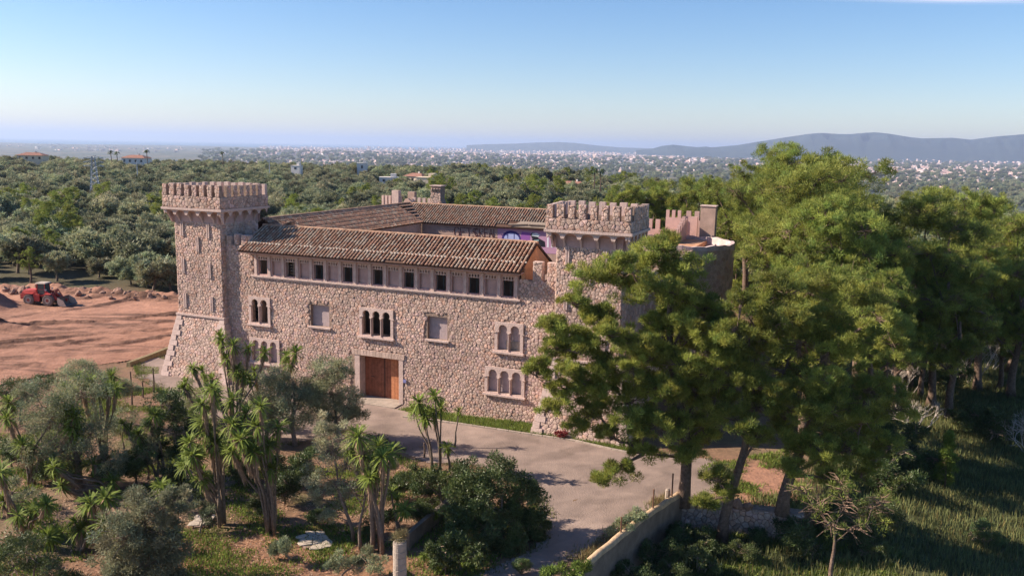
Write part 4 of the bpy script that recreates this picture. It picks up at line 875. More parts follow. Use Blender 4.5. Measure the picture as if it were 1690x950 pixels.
# shaded understorey between the yuccas
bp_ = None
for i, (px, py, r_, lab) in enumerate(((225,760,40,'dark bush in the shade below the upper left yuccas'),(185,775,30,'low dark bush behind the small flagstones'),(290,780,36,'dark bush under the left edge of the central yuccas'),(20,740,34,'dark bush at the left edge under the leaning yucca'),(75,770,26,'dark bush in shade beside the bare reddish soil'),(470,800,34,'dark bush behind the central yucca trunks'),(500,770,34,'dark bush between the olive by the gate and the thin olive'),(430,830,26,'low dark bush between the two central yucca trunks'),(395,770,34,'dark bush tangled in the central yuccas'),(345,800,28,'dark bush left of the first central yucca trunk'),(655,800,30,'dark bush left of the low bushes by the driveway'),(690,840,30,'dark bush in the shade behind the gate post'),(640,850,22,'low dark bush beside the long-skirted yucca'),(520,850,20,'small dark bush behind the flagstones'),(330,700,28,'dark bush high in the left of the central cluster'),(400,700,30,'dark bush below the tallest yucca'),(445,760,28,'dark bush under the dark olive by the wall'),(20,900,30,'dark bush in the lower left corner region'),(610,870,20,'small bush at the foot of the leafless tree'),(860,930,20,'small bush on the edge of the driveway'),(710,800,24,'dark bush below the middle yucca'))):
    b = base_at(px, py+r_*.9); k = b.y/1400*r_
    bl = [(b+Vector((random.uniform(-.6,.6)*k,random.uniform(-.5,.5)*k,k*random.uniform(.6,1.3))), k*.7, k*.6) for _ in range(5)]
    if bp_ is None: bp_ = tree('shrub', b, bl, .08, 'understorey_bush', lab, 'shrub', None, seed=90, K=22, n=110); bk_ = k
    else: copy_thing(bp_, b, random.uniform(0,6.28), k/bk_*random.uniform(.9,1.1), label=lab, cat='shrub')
# slender young conifer in the field
b = base_at(1558, 805, -3)
tree('pine', b, [(b+Vector((0,0,h)), r, .6) for h, r in ((.7,.85),(1.3,.85),(1.9,.75),(2.5,.62),(3.1,.48),(3.7,.34),(4.2,.2))], .08, 'young_conifer', 'small bright cone-shaped conifer alone in the field', 'conifer', top=b+Vector((0,0,4.2)), seed=71, K=14, n=110, L=.2, W=.05, mats='grass')
# dead bushes: bare forking branches
def dead(px, py, w, h, name, label, seed, z=-3, dens=26):
    b = base_at(px, py, z); rd = random.Random(seed); mb = MB(); k = b.y/1400
    e = empty(name, b, 0, label, 'dead bush')
    def grow(p, d, l, r, n):
        q = p+d*l; m_ = p.lerp(q, .5)+Vector((rd.uniform(-.1,.1),rd.uniform(-.1,.1),rd.uniform(0,.1)))*l; mb.tube([p, m_, q], [r, r*.85, r*.7], 4 if n > 2 else 3, (1,1,1), cap=False)
        if n > 0:
            for _ in range(rd.choice((2,3,3))): grow(q, (d+Vector((rd.gauss(0,.5),rd.gauss(0,.5),rd.gauss(.1,.35)))).normalized(), l*rd.uniform(.65,.85), r*.62, n-1)
    for i in range(7): a = rd.uniform(0,6.28); grow(Vector((rd.uniform(-.3,.3)*w*k,rd.uniform(-.2,.2)*w*k,0)), Vector((math.cos(a)*.8,math.sin(a)*.5,rd.uniform(.8,1.6))).normalized(), h*k*.34, .065, 4)
    mb.build('branches', M['deadwood'], e)
dead(1598, 632, 60, 80, 'dead_bush', 'larger pale dead bush in the shade at right', 1); dead(1640, 610, 60, 60, 'dead_bush', 'pale dead bush merging with the larger one on its right', 5)
dead(1508, 712, 36, 60, 'dead_bush', 'smaller pale dead bush left above the young conifer', 2); dead(1697, 750, 40, 70, 'dead_bush', 'dead bush cut by the right edge', 3); dead(1495, 650, 30, 55, 'dead_bush', 'thin grey dead bush in deep shade', 4)
# ---- yuccas
def head_mesh(seed):
    r = np.random.default_rng(seed); n = 76; V = []; F = []
    for i in range(n):
        a = r.uniform(0, 2*math.pi); e = math.radians(r.uniform(-30, 62) if r.random() < .85 else r.uniform(-65,-25)); L = r.uniform(.72, 1.05)
        d = np.array([math.cos(a)*math.cos(e), math.sin(a)*math.cos(e), math.sin(e)]); s = np.cross(d, [0,0,1.0]); s /= np.linalg.norm(s)+1e-9; up = np.cross(s, d)
        k = len(V); dr = r.uniform(.08,.30)*L
        V += [d*.05-s*.022, d*.05+s*.022, d*L*.5-s*.046+up*.02, d*L*.5+s*.046+up*.02, d*L*.85-s*.03-np.array([0,0,dr*.5]), d*L*.85+s*.03-np.array([0,0,dr*.5]), d*L-np.array([0,0,dr])]
        F += [(k,k+1,k+3),(k,k+3,k+2),(k+2,k+3,k+5),(k+2,k+5,k+4),(k+4,k+5,k+6)]
    t = np.repeat(r.uniform(.65,1.4,n), 5)[:,None]*np.ones((1,3)); return np_mesh('leaf_head', V, F, M['yucca'], t)
def skirt_mesh(seed):
    r = np.random.default_rng(seed); n = 240; V = []; F = []
    for i in range(n):
        a = r.uniform(0,6.28); z = -r.uniform(0,1)**1.4*1.5; L = r.uniform(.35,.75); o = np.array([math.cos(a),math.sin(a),0]); s = np.array([-o[1],o[0],0]); k = len(V); w = r.uniform(.22,.40)*(1+z*.4)
        V += [o*.06+[0,0,z]-s*.035, o*.06+[0,0,z]+s*.035, o*max(.12,w)+[0,0,z-L]]; F.append((k,k+1,k+2))
    return np_mesh('dead_leaf_skirt', V, F, M['skirt'], np.repeat(r.uniform(.5,1.35,n),1)[:,None]*np.ones((1,3)))
HM = [head_mesh(i) for i in range(4)]; SM = [skirt_mesh(10+i) for i in range(3)]
def yucca(bpx, bpy_, heads, label, seed, sk=.95, r=.08, hs=.95):
    rh = random.Random(seed+50); heads = list(heads)+[(px+rh.uniform(-20,20), py+rh.uniform(4,22)) for px, py in heads if rh.random() < .45 and sk > .3]
    b = base_at(bpx, bpy_); e = empty('yucca', b, 0, label, 'yucca', 'tree yuccas in the garden before the castle'); rd = random.Random(seed); mb = MB()
    nst = max(1, min(3, len(heads)//3)); st = [Vector((rd.uniform(-.5,.5)*(nst>1), rd.uniform(-.4,.4)*(nst>1), -.1)) for _ in range(nst)]; hz = [at(px, py, b.y+rd.uniform(-1.6,1.0))-b for px, py in heads]
    for i, h in enumerate(hz):
        h.z = max(h.z, .8); s0 = st[i % nst]; fork = s0.lerp(h, .45); fork.x = lerp(s0.x, h.x, .25); fork.y = lerp(s0.y, h.y, .25)
        mb.tube([s0, s0.lerp(fork,.5)+Vector((.05,0,0)), fork, fork.lerp(h,.6)+Vector((0,0,-.08*h.length)), h], [r*1.25, r, r*.8, r*.7, r*.6], 7)
        sc = rd.uniform(.85,1.15)*hs; tl = (h-fork); tl.normalize(); q = Vector((0,0,1)).rotation_difference((tl+Vector((0,0,.6))).normalized())
        o = place('leaf_head', HM[rd.randrange(4)], e, h, None, sc); o.rotation_euler = (q @ Matrix.Rotation(rd.uniform(0,6.28),3,'Z').to_quaternion()).to_euler()
        if rd.random() < sk: o = place('dead_leaf_skirt', SM[rd.randrange(3)], e, h, None, (sc,sc,sc*rd.uniform(.8,1.3))); o.rotation_euler = q.to_euler()
    mb.build('trunk', M['greybark'], e, smooth=True)
yucca(185,812, [(90,764),(95,783),(154,766),(168,776),(102,802)], 'yucca with two bright heads over the bare reddish soil at left', 1)
yucca(150,905, [(139,843),(124,861),(174,821),(169,863),(150,830)], 'yucca directly left of the silvery olive', 2)
yucca(45,890, [(57,841),(75,832),(80,886),(7,826),(0,779),(30,850)], 'yucca at the lower left edge of the picture', 3)
yucca(272,835, [(265,800),(272,812)], 'short single-headed yucca behind the silvery olive', 4, sk=.2)
yucca(165,775, [(132,625),(134,644),(110,640),(164,652),(184,620),(191,640),(150,632)], 'upper left yucca whose heads reach the clearing edge', 5)
yucca(262,790, [(256,684),(204,699),(229,717),(268,652),(249,699),(215,712)], 'yucca with drooping brown skirts left of the dark bush', 6)
yucca(55,795, [(37,734),(15,664),(12,690),(92,664),(124,687),(117,702),(50,742)], 'yucca leaning out of the broad left olive', 7)
yucca(375,864, [(311,744),(313,730),(335,779),(343,709),(335,694),(348,731),(335,667),(383,659),(350,640),(322,752)], 'many-headed yucca, left half of the big central cluster', 8)
yucca(455,880, [(407,682),(398,724),(444,734),(407,735),(430,671),(383,700),(460,705),(385,745),(440,752)], 'many-headed yucca, right half of the big central cluster', 9)
yucca(385,735, [(363,555),(385,570),(410,575),(375,592),(318,607),(333,612),(308,632),(437,582),(390,612),(350,625)], 'tallest yucca reaching up against the foot of the left tower', 10)
yucca(440,722, [(472,587),(487,582),(478,600),(420,612)], 'yucca before the lower left window', 11, sk=.4)
yucca(628,908, [(591,721),(579,741),(624,736),(644,749),(609,781),(624,769),(632,755)], 'yucca with long brown skirts behind the round gate post', 12, r=.12)
yucca(655,880, [(646,813),(655,826),(668,840)], 'low shaded yucca to the right of the long-skirted one', 13, sk=.2)
yucca(722,778, [(691,664),(718,654),(683,676),(716,679),(702,690),(728,672)], 'yucca in front of the castle wall right of the gate', 14, sk=.6)
yucca(750,738, [(757,679)], 'thin single-stemmed dark yucca right of the wall-side one', 15, sk=.1, hs=.8)
yucca(742,775, [(738,738)], 'small yucca at the foot of the wall-side one', 16, sk=0, r=.1, hs=.8)
# cactus columns
for i, (px, py, h, lab) in enumerate(((254,645,40,'tall dry cactus column on the path left of the tower'),(236,655,26,'short cactus stump beside the tall dry one'),(700,755,26,'short dark cactus column behind the wall-side yucca'),(218,668,58,'leafless stem rising out of the upper left yucca'))):
    b = base_at(px, py); H_ = h*b.y/1400; mb = MB().tube([b*0, Vector((.05,0,H_*.5)), Vector((0,.03,H_)), Vector((0,.03,H_+.08))], [.085,.075,.06,.015], 7); e = mb.build('cactus', M['bark'], None); e.location = b; tag(e, lab, 'cactus')
# ================================================================== WOODLAND
protos_o = []
for i, (h, nb) in enumerate(((4.6,12),(4.0,10),(5.2,14),(3.4,9))):
    rd = random.Random(300+i); protos_o.append(tree('olive', (0,0,0), rblobs(rd, 'olive', h, nb), .16, 'wild_olive_tree', 'x', 'olive tree', seed=80+i, K=13, n=42, L=.36, W=.15, twig=.15, lod=True))
CLE = [tuple(p) for p in CLEAR]
HOUSES = [ # px, py(base), D, w, d, h, wallmat, roof, label, category
 (55,266,600,17,10,3.5,'cream','hip','reddish-roofed villa on the skyline at far left'),(226,272,580,16,10,4,'white','hip','white villa with palms on the left skyline'),
 (490,283,560,6,5,3,'white','flat','tiny white house in the wood above the left tower'),(598,283,600,7,6,5,'white','flat','small white cube house alone in the wood'),
 (642,304,470,10,8,3,'white','flat','white house with bluish shaded front beyond the courtyard'),(688,303,480,12,9,3.5,'cream','hip','house with red tiled roof beyond the chimneys'),
 (706,310,430,10,8,4.5,'cream','flat','sunlit cream house with outside stair behind the tall chimney'),(830,317,430,10,7,3.8,'yellow','flat','yellow flat-roofed house behind the far wing'),
 (946,316,430,15,10,2.6,'white','hip','low house with wide red tiled roof left of the right tower'),(905,314,480,4,4,2.2,'white','flat','small pale outbuilding among the trees')]
HP = []
for px, py, D, *_ in HOUSES: p = at(px, py, D); HP.append((p.x, p.y))
pts = []; rd = random.Random(5)
Yc = 126.0
while Yc < 900:
    st = (5.9+max(0, Yc-220)*.005); xw = Yc*.76+22; x = -xw
    while x < xw:
        px_, py_ = x+rd.uniform(-.42,.42)*st, Yc+rd.uniform(-.42,.42)*st; x += st
        az = math.degrees(math.atan2(px_, py_)); Rl = np.interp(az, [-35,-20,-8,0,8,20,35], [720,700,600,520,450,360,330])*1.35
        if math.hypot(px_,py_) > Rl: continue
        if pdist(CL, np.array(px_), np.array(py_)) < 3.0 or inside(CLE, np.array([px_]), np.array([py_]))[0]: continue
        if any(abs(px_-hx*py_/hy) < 6.5 and -70 < py_-hy < 9 for hx, hy in HP): continue
        if rd.random() < .08: continue
        pts.append((px_, py_, st))
    Yc += st*.86
# belt directly around the castle's left and back
for px, py in ((-46,112),(-40,118),(-34,124),(-30,122),(-24,124),(-43,122),(-37,112)):
    if not inside(CLE, np.array([px]), np.array([py]))[0]: pts.append((px, py, 5))
pts.sort(key=lambda p: p[1]); near_p = pts[:285]; far_p = pts[285:]
LBO = 'grey-green rounded wild olive tree in the wood behind the red clearing and the castle'
LBR = 'rounded wild olive tree in the wood right of the castle, below the distant town'
def zone(x, y):
    q = x/y
    if q > .12: return LBR, 'wild olives right of the castle'
    if q > -.27: return 'rounded wild olive tree seen over the castle roofs, left of the right tower', 'wild olives behind the castle roofs'
    if y < 140: return 'wild olive tree in the front row along the bank of the red clearing', 'wild olives edging the clearing'
    if q < -.5: return 'grey-green wild olive tree in the wood above the red loader, near the left edge', 'wild olives above the loader'
    return 'grey-green wild olive tree in the wood between the pylon and the left tower', 'wild olives left of the tower'
LBP = 'small brighter green pine scattered among the wild olives of the wood'
for i, (x, y, st) in enumerate(near_p):
    z = gzf(x, y)-.3; pine = rd.random() < (.07 if x < -5 else .4)
    if pine: put(protos_p, 3, (x,y,z), rd.uniform(0,6.28), rd.uniform(.5,.75)*(1 if x < 0 else 1.1), LBP, 'pine', 'pines scattered in the wood')
    else: s = rd.uniform(1.05,1.8); lb, gp_ = zone(x, y); put(protos_o, rd.randrange(4), (x,y,z), rd.uniform(0,6.28), (s*1.1,s*1.1,s), lb, 'olive tree', gp_)
for p in protos_o+protos_p:
    if p.name not in used: bpy.data.objects.remove(p)
def scatter(name, P, crowns, smin, smax, label, wsel=None):
    """one 'stuff' object: geometry nodes instance tree crowns on points"""
    P = np.array(P, float); me = bpy.data.meshes.new(name); me.from_pydata(P[:,:3].tolist(), [], [])
    a = me.attributes.new('sc', 'FLOAT', 'POINT'); a.data.foreach_set('value', P[:,3].astype(np.float32))
    o = bpy.data.objects.new(name, me); C.objects.link(o); tag(o, label, kind='stuff')
    ng = bpy.data.node_groups.new(name, 'GeometryNodeTree'); ng.interface.new_socket('Geometry', in_out='INPUT', socket_type='NodeSocketGeometry'); ng.interface.new_socket('Geometry', in_out='OUTPUT', socket_type='NodeSocketGeometry')
    N = ng.nodes; L = ng.links; gi = N.new('NodeGroupInput'); go = N.new('NodeGroupOutput'); js = N.new('GeometryNodeGeometryToInstance')
    for i, c in enumerate(crowns):
        oi = N.new('GeometryNodeObjectInfo'); oi.transform_space = 'ORIGINAL'; oi.inputs['Object'].default_value = c; oi.inputs['As Instance'].default_value = True; L.new(oi.outputs['Geometry'], js.inputs[0])
    ip = N.new('GeometryNodeInstanceOnPoints'); ip.inputs['Pick Instance'].default_value = True; L.new(gi.outputs[0], ip.inputs['Points']); L.new(js.outputs[0], ip.inputs['Instance'])
    rr = N.new('FunctionNodeRandomValue'); rr.data_type = 'FLOAT_VECTOR'; rr.inputs[1].default_value = (0,0,6.28); e2r = N.new('FunctionNodeEulerToRotation'); L.new(rr.outputs[0], e2r.inputs[0]); L.new(e2r.outputs[0], ip.inputs['Rotation'])
    na = N.new('GeometryNodeInputNamedAttribute'); na.data_type = 'FLOAT'; na.inputs['Name'].default_value = 'sc'; L.new(na.outputs['Attribute'], ip.inputs['Scale'])
    L.new(ip.outputs[0], go.inputs[0]); md = o.modifiers.new('scatter', 'NODES'); md.node_group = ng; return o
oc = [c for p in protos_o for c in kids(p) if c.name.startswith('crown')]; pc = [c for p in protos_p[2:] if p.name in used for c in kids(p) if c.name.startswith('crown')]
fo = [(x, y, gzf(x,y)-.4, rd.uniform(.9,1.55)*min(1.35,st/5.2)) for x, y, st in far_p if rd.random() < .86]; fp = [(x, y, gzf(x,y)-.5, rd.uniform(.5,.8)*(1+ (st-5)*.05)) for x, y, st in far_p[::11] if x > -60 or y < 260]
scatter('distant_wood', fo, oc, 1, 1, 'mass of wild olive trees covering the plateau to the skyline')
if pc: scatter('distant_pines', fp, pc, 1, 1, 'pines standing in the mass of wild olives')
pf = []
for _ in range(5200):
    px = rd.uniform(330, 1750); dy = 20+70*rd.random()**1.4; p = pz(px, dy)
    if math.hypot(p.x, p.y) > 900: pf.append((p.x, p.y, -111, rd.uniform(2.0,5.5)*(1+p.y/9000)))
scatter('plain_trees', pf, oc[:2], 1, 1, 'groves and tree lines dotting the far plain')
# ================================================================== HOUSES, PYLON, PALMS IN THE WOOD
HCAT = 'house'
for (px, py, D, w_, d_, h_, wm, rf, lab), (hx, hy) in zip(HOUSES, HP):
    z = at(px, py, D).z+.6; rz = random.uniform(-.5,.2); e = empty('house', (hx,hy,z), rz, lab, HCAT)
    MB().box(-w_/2,w_/2,-d_/2,d_/2,-6,h_).build('wall', M[wm], e)
    if rf == 'hip':
        o = .6; MB().hexa([(-w_/2-o,-d_/2-o,h_+.02),(w_/2+o,-d_/2-o,h_+.02),(w_/2+o,d_/2+o,h_+.02),(-w_/2-o,d_/2+o,h_+.02)],[(-w_*.25,-.1,h_+d_*.2),(w_*.25,-.1,h_+d_*.2),(w_*.25,.1,h_+d_*.2),(-w_*.25,.1,h_+d_*.2)]).build('roof', M['redroof'], e)
        MB().box(w_*.1,w_*.1+.8,-.4,.4,h_+.5,h_+d_*.2+.9).build('chimney', M['white'], e)
    else:
        MB().box(-w_/2-.2,w_/2+.2,-d_/2-.2,d_/2+.2,h_+.02,h_+.35).build('roof', M[wm], e)
        MB().box(w_*.1,w_*.4,-d_*.3,d_*.3,h_+.352,h_+2.2).build('upper_room', M[wm], e)
    n = max(1, int(w_/4))
    for k in range(n):
        x = -w_/2+(k+.5)*w_/n; f = MB().box(x-.75,x+.75,-d_/2-.06,-d_/2-.004,h_*.3,h_*.75).build('window', M['redroof'] if wm == 'cream' else M['galv'], e); MB().box(x-.6,x+.6,-d_/2-.1,-d_/2-.064,h_*.33,h_*.72).build('pane', M['glass'], f)
    if 'stair' in lab: MB().hexa([(-w_/2-4,-d_/2-1.2,-2),(-w_/2,-d_/2-1.2,-2),(-w_/2,-d_/2-.01,-2),(-w_/2-4,-d_/2-.01,-2)],[(-w_/2-4,-d_/2-1.2,0),(-w_/2,-d_/2-1.2,3.4),(-w_/2,-d_/2-.01,3.4),(-w_/2-4,-d_/2-.01,0)]).build('stair', M[wm], e)
b = at(159, 345, 285); z0 = gzf(b.x,b.y); b.z = z0; HH = at(159, 258, 285).z-z0
py = empty('power_pylon', b, .3, 'grey lattice power pylon standing in the wood at left', 'pylon'); mb = MB()
def wdt(z): return lerp(1.7, .45, z/HH)
for sx, sy in ((-1,-1),(1,-1),(1,1),(-1,1)): mb.tube([(sx*wdt(0),sy*wdt(0),0),(sx*wdt(HH),sy*wdt(HH),HH)], .14, 4)
for k in range(10):
    za, zb = HH*k/10, HH*(k+1)/10; a, c = wdt(za), wdt(zb)
    for s in (-1,1): mb.tube([(-a,s*a,za),(c,s*c,zb)], .09, 3).tube([(a,s*a,za),(-c,s*c,zb)], .09, 3).tube([(s*a,-a,za),(s*c,c,zb)], .09, 3).tube([(s*a,a,za),(s*c,-c,zb)], .09, 3)
mb.build('lattice', M['galv'], py)
for z in (.8,.88,.96): MB().tube([(-3.2,0,HH*z),(3.2,0,HH*z)], .14, 4).tube([(-3.2,0,HH*z),(0,0,HH*z+1)], .08, 3).tube([(3.2,0,HH*z),(0,0,HH*z+1)], .08, 3).build('cross_arm', M['galv'], py)
for i, (px, yb, yt, D, lab) in enumerate(((227,292,266,400,'thin pole in the wood behind the left tower, below the white villa'),(445,288,262,450,'thin pole on the skyline right of the left tower'),(496,282,256,520,'thin mast on the skyline right of the tiny white house'),(876,300,282,700,'distant pale mast above the far wing'))):
    b = at(px, yb, D); t_ = at(px, yt, D); e = MB().tube([(0,0,-8),(0,0,t_.z-b.z)], [.3,.2], 6).box(-1.3,1.3,-.1,.1,t_.z-b.z-1.5,t_.z-b.z-1.2).build('utility_pole', M['galv']); e.location = b; tag(e, lab, 'pole')
for px, pyb, D, lab in ((184,275,495,'left palm beside the white skyline villa'),(194,276,500,'right palm beside the white skyline villa'),(368,275,520,'palm-like tree on the skyline above the left tower'),(980,312,310,'left palm of the pair near the low red-roofed house'),(990,312,312,'right palm of the pair near the low red-roofed house'),(243,272,520,'palm on the right of the white skyline villa')):
    b = at(px, pyb, D); b.z = min(b.z, 24)-3; t_ = 9.5 if D < 400 else 11; e = empty('palm_tree', b, 0, lab, 'palm'); MB().tube([(0,0,-3),(.2,0,t_*.5),(0,0,t_)], [.3,.22,.2], 7).build('trunk', M['bark'], e); fr_ = MB(); rd = random.Random(px)
    for k in range(26):
        a = rd.uniform(0,6.28); el = rd.uniform(-.4,1.1); L = rd.uniform(2.2,3); d = Vector((math.cos(a),math.sin(a),0)); s = Vector((-d.y,d.x,0))*.28
        p1 = Vector((0,0,t_))+d*L*.5*math.cos(el)+Vector((0,0,L*.5*math.sin(el))); p2 = p1+d*L*.45-Vector((0,0,L*.35)); fr_.add([(0,0,t_), p1-s, p1+s, p2], [(0,1,2),(1,3,2)])
    fr_.build('fronds', M['shrub'], e)
# ================================================================== WHEEL LOADER on the clearing
lp = gnd(66, 503.5, .3); ld = empty('wheel_loader', (lp.x, lp.y+1.0, .28), R(-6), 'dusty red wheel loader with raised cab and big bucket on the red clearing', 'loader')
def wheel(x, y, r=.78):
    w_ = MB().tube([(x,y-.27,r),(x,y-.22,r),(x,y+.22,r),(x,y+.27,r)], [r*.9,r,r,r*.9], 20)
    for k in range(16):
        a = k*math.pi/8; c, s = math.cos(a), math.sin(a); q = [Vector((x+c*r*.97-s*u, y+v, r+s*r*.97+c*u)) for u, v in ((-.08,-.24),(.08,-.24),(.14,.24),(-.02,.24))]; n = Vector((c,0,s))*.06; w_.hexa(q, [p+n for p in q])
    o = w_.build('wheel', M['tyre'], ld); sd = -1 if y < 0 else 1
    MB().tube([(x,y+sd*.2,r),(x,y+sd*.285,r),(x,y+sd*.26,r)], [r*.55,r*.55,r*.3], 16).build('rim', M['dust'], o); MB().tube([(x,y+sd*.2,r),(x,y+sd*.31,r)], [.26,.22], 10).build('hub', M['hub'], o)
for x in (-1.45, 1.45):
    for y in (-1.0, 1.0): wheel(x, y)
b_ = MB(); b_.hexa([(-2.75,-.85,.95),(-.35,-.85,.75),(-.35,.85,.75),(-2.75,.85,.95)],[(-2.72,-.8,1.75),(-.35,-.85,1.95),(-.35,.85,1.95),(-2.72,.8,1.75)]); b_.hexa([(-2.7,-.75,1.752),(-.6,-.75,1.952),(-.6,.75,1.952),(-2.7,.75,1.752)],[(-2.5,-.65,2.12),(-.6,-.7,2.2),(-.6,.7,2.2),(-2.5,.65,2.12)])
b_.hexa([(-2.2,-1.25,1.60),(-.75,-1.25,1.60),(-.75,-.86,1.60),(-2.2,-.86,1.60)],[(-2.1,-1.25,1.72),(-.8,-1.25,1.72),(-.8,-.86,1.72),(-2.1,-.86,1.72)]); b_.box(-.75,.1,-1.1,-.86,.6,1.6).box(-.75,.1,.86,1.1,.6,1.6).build('engine_hood', M['red'], ld)
MB().box(-2.95,-2.76,-.8,.8,.8,1.5).build('counterweight', M['red'], ld); MB().box(-1.9,-.9,-.853,-.80,1.2,1.55).box(-.33,.6,-.5,.5,.6,1.1).box(-.6,.2,-1.102,-.9,.35,.58).build('chassis', M['iron'], ld)
MB().tube([(-1.3,.4,2.2),(-1.3,.4,2.75)], .06, 8).build('exhaust', M['iron'], ld)
f_ = MB(); f_.hexa([(.35,-.42,.6),(1.9,-.42,.6),(1.9,.42,.6),(.35,.42,.6)],[(.5,-.42,1.45),(1.5,-.42,1.7),(1.5,.42,1.7),(.5,.42,1.45)]); f_.hexa([(.85,-1.25,1.60),(2.0,-1.25,1.60),(2.0,-.44,1.60),(.85,-.44,1.60)],[(.95,-1.25,1.70),(1.9,-1.25,1.70),(1.9,-.44,1.70),(.95,-.44,1.70)]); f_.build('front_frame', M['red'], ld)
cb = MB(); 
for x, y in ((-.45,-.68),(.75,-.60),(-.45,.68),(.75,.60)): cb.tube([(x,y,1.5),(x*.9,y*.92,3.05)], .055, 4)
cb.box(-.5,.8,-.7,.7,1.2,1.52).box(-.45,.7,-.62,-.6,2.2,2.25).build('cab', M['red'], ld); MB().hexa([(-.43,-.63,1.54),(.72,-.56,1.54),(.72,.56,1.54),(-.43,.63,1.54)],[(-.38,-.58,3.02),(.64,-.52,3.02),(.64,.52,3.02),(-.38,.58,3.02)]).build('cab_glass', M['cabglass'], ld)
MB().hexa([(-.62,-.8,3.06),(.95,-.75,3.06),(.95,.75,3.06),(-.62,.8,3.06)],[(-.55,-.72,3.2),(.85,-.68,3.2),(.85,.68,3.2),(-.55,.72,3.2)]).build('cab_roof', M['dust'], ld)
for s in (-1,1): MB().hexa([(.7,s*.55-.07,1.75),(.7,s*.55+.07,1.75),(3.15,s*.6+.07,.42),(3.15,s*.6-.07,.42)],[(.8,s*.55-.07,2.05),(.8,s*.55+.07,2.05),(3.3,s*.6+.07,.72),(3.3,s*.6-.07,.72)]).build('lift_arm', M['red'], ld)
MB().hexa([(1.6,-.12,1.5),(1.8,-.12,1.4),(1.8,.12,1.4),(1.6,.12,1.5)],[(2.2,-.12,2.35),(2.45,-.12,2.2),(2.45,.12,2.2),(2.2,.12,2.35)]).tube([(1.2,0,1.9),(2.3,0,2.2)], .08, 6).tube([(2.35,0,2.25),(3.1,0,1.1)], .07, 6).build('tilt_link', M['hub'], ld)
for s in (-1,1): MB().tube([(.9,s*.65,1.9),(.95,s*.75,2.2)], .03, 4).box(.88,1.05,s*.75-.12,s*.75+.12,2.15,2.3).build('headlight', M['galv'], ld)
bk = MB(); pr = [(3.1,1.25),(3.0,.95),(3.02,.5),(3.2,.15),(3.55,.04),(4.35,.03)]; w2 = 1.3
for (x0,z0_),(x1,z1_) in zip(pr[:-1], pr[1:]): bk.hexa([(x0,-w2,z0_),(x0,w2,z0_),(x1,w2,z1_),(x1,-w2,z1_)],[(x0-.06,-w2,z0_+.03),(x0-.06,w2,z0_+.03),(x1-.04,w2,z1_+.05),(x1-.04,-w2,z1_+.05)])
bo = bk.build('bucket', M['steel'], ld)
for s in (-1,1): MB().hexa([(p[0],s*w2,p[1]) for p in pr]+[(3.9,s*w2,.85)],[(p[0],s*w2+s*.05,p[1]) for p in pr]+[(3.9,s*w2+s*.05,.85)]).build('side_plate', M['dust'], bo)
# ================================================================== BOULDERS along the bank
rp = []
for v_ in range(3):
    me = bpy.data.meshes.new('boulder'); import bmesh
    bm = bmesh.new(); bmesh.ops.create_icosphere(bm, subdivisions=2, radius=1); r_ = random.Random(v_)
    for v in bm.verts: v.co *= 1+.28*math.sin(v.co.x*3+v_*2)*math.cos(v.co.y*4+v_)+r_.uniform(-.12,.12); v.co.z *= .75
    bm.to_mesh(me); bm.free(); me.materials.append(M['rock']); rp.append(me)
rd = random.Random(3); bl = [(130,489,1.0),(138,484,1.3),(150,487,.8),(158,484,1.5),(170,488,.9),(176,485,1.2),(188,489,.9),(196,486,1.3),(206,490,.8),(214,488,1.1),(226,491,.9),(236,489,1.0),(248,493,.8),(260,491,.9),(272,494,.7),(36,484,1.2),(28,482,1.0),(20,485,.9),(44,482,1.1),(145,493,.6),(183,494,.5),(222,495,.5),(10,482,1.2),(254,488,.8)]
for i, (px, py_, s) in enumerate(bl):
    p = gnd(px, py_, .3); big = 'larger' if s > 1 else 'smaller'
    place('boulder', rp[i % 3], None, (p.x, p.y, .55), (rd.uniform(0,3),rd.uniform(0,3),rd.uniform(0,3)), s*rd.uniform(.55,.75), label=('%s earth-stained boulder in the bank %s the red loader' % (big, 'right of' if px > 120 else 'left of')), cat='boulder', group='%s boulders %s' % (big, 'right' if px > 120 else 'left'))
# ================================================================== FRONT GARDEN BUILT THINGS
# retaining wall with rounded coping, metal posts
wp = [Vector((-3.2,33.5,0)), Vector((4.4,44.7,0)), Vector((8.2,50.2,0)), Vector((11.5,54.9,0))]; mb = MB(); cp_ = MB()
tops = [.85,.9,1.05,.75]; n_ = 30; path = []
for i in range(n_+1):
    t = i/n_*(len(wp)-1); k = min(int(t), len(wp)-2); p = wp[k].lerp(wp[k+1], t-k); path.append((p, lerp(tops[k], tops[k+1], t-k)+.03*math.sin(i*1.7)))
for (p, h), (q, g_) in zip(path[:-1], path[1:]):
    d = (q-p).normalized(); s = Vector((d.y,-d.x,0))*.2; o = Vector((d.y,-d.x,0))*.25
    mb.hexa([p-s+o-Vector((0,0,3.4)), p+s+o-Vector((0,0,3.4)), q+s+o-Vector((0,0,3.4)), q-s+o-Vector((0,0,3.4))], [p-s+o+Vector((0,0,h)), p+s+o+Vector((0,0,h)), q+s+o+Vector((0,0,g_)), q-s+o+Vector((0,0,g_))])
rw_ = empty('retaining_wall', (0,0,0), 0, 'rendered retaining wall with rounded coping beside the driveway', 'wall'); mb.build('wall', M['wallconc'], rw_)
cp_.tube([p+Vector((.14,-.14,h+.02)) for p, h in path], .25, 10); cp_.build('coping', mat('worn_coping', (.50,.345,.21), var=.25, scale=3, bump=.4), rw_, smooth=True)
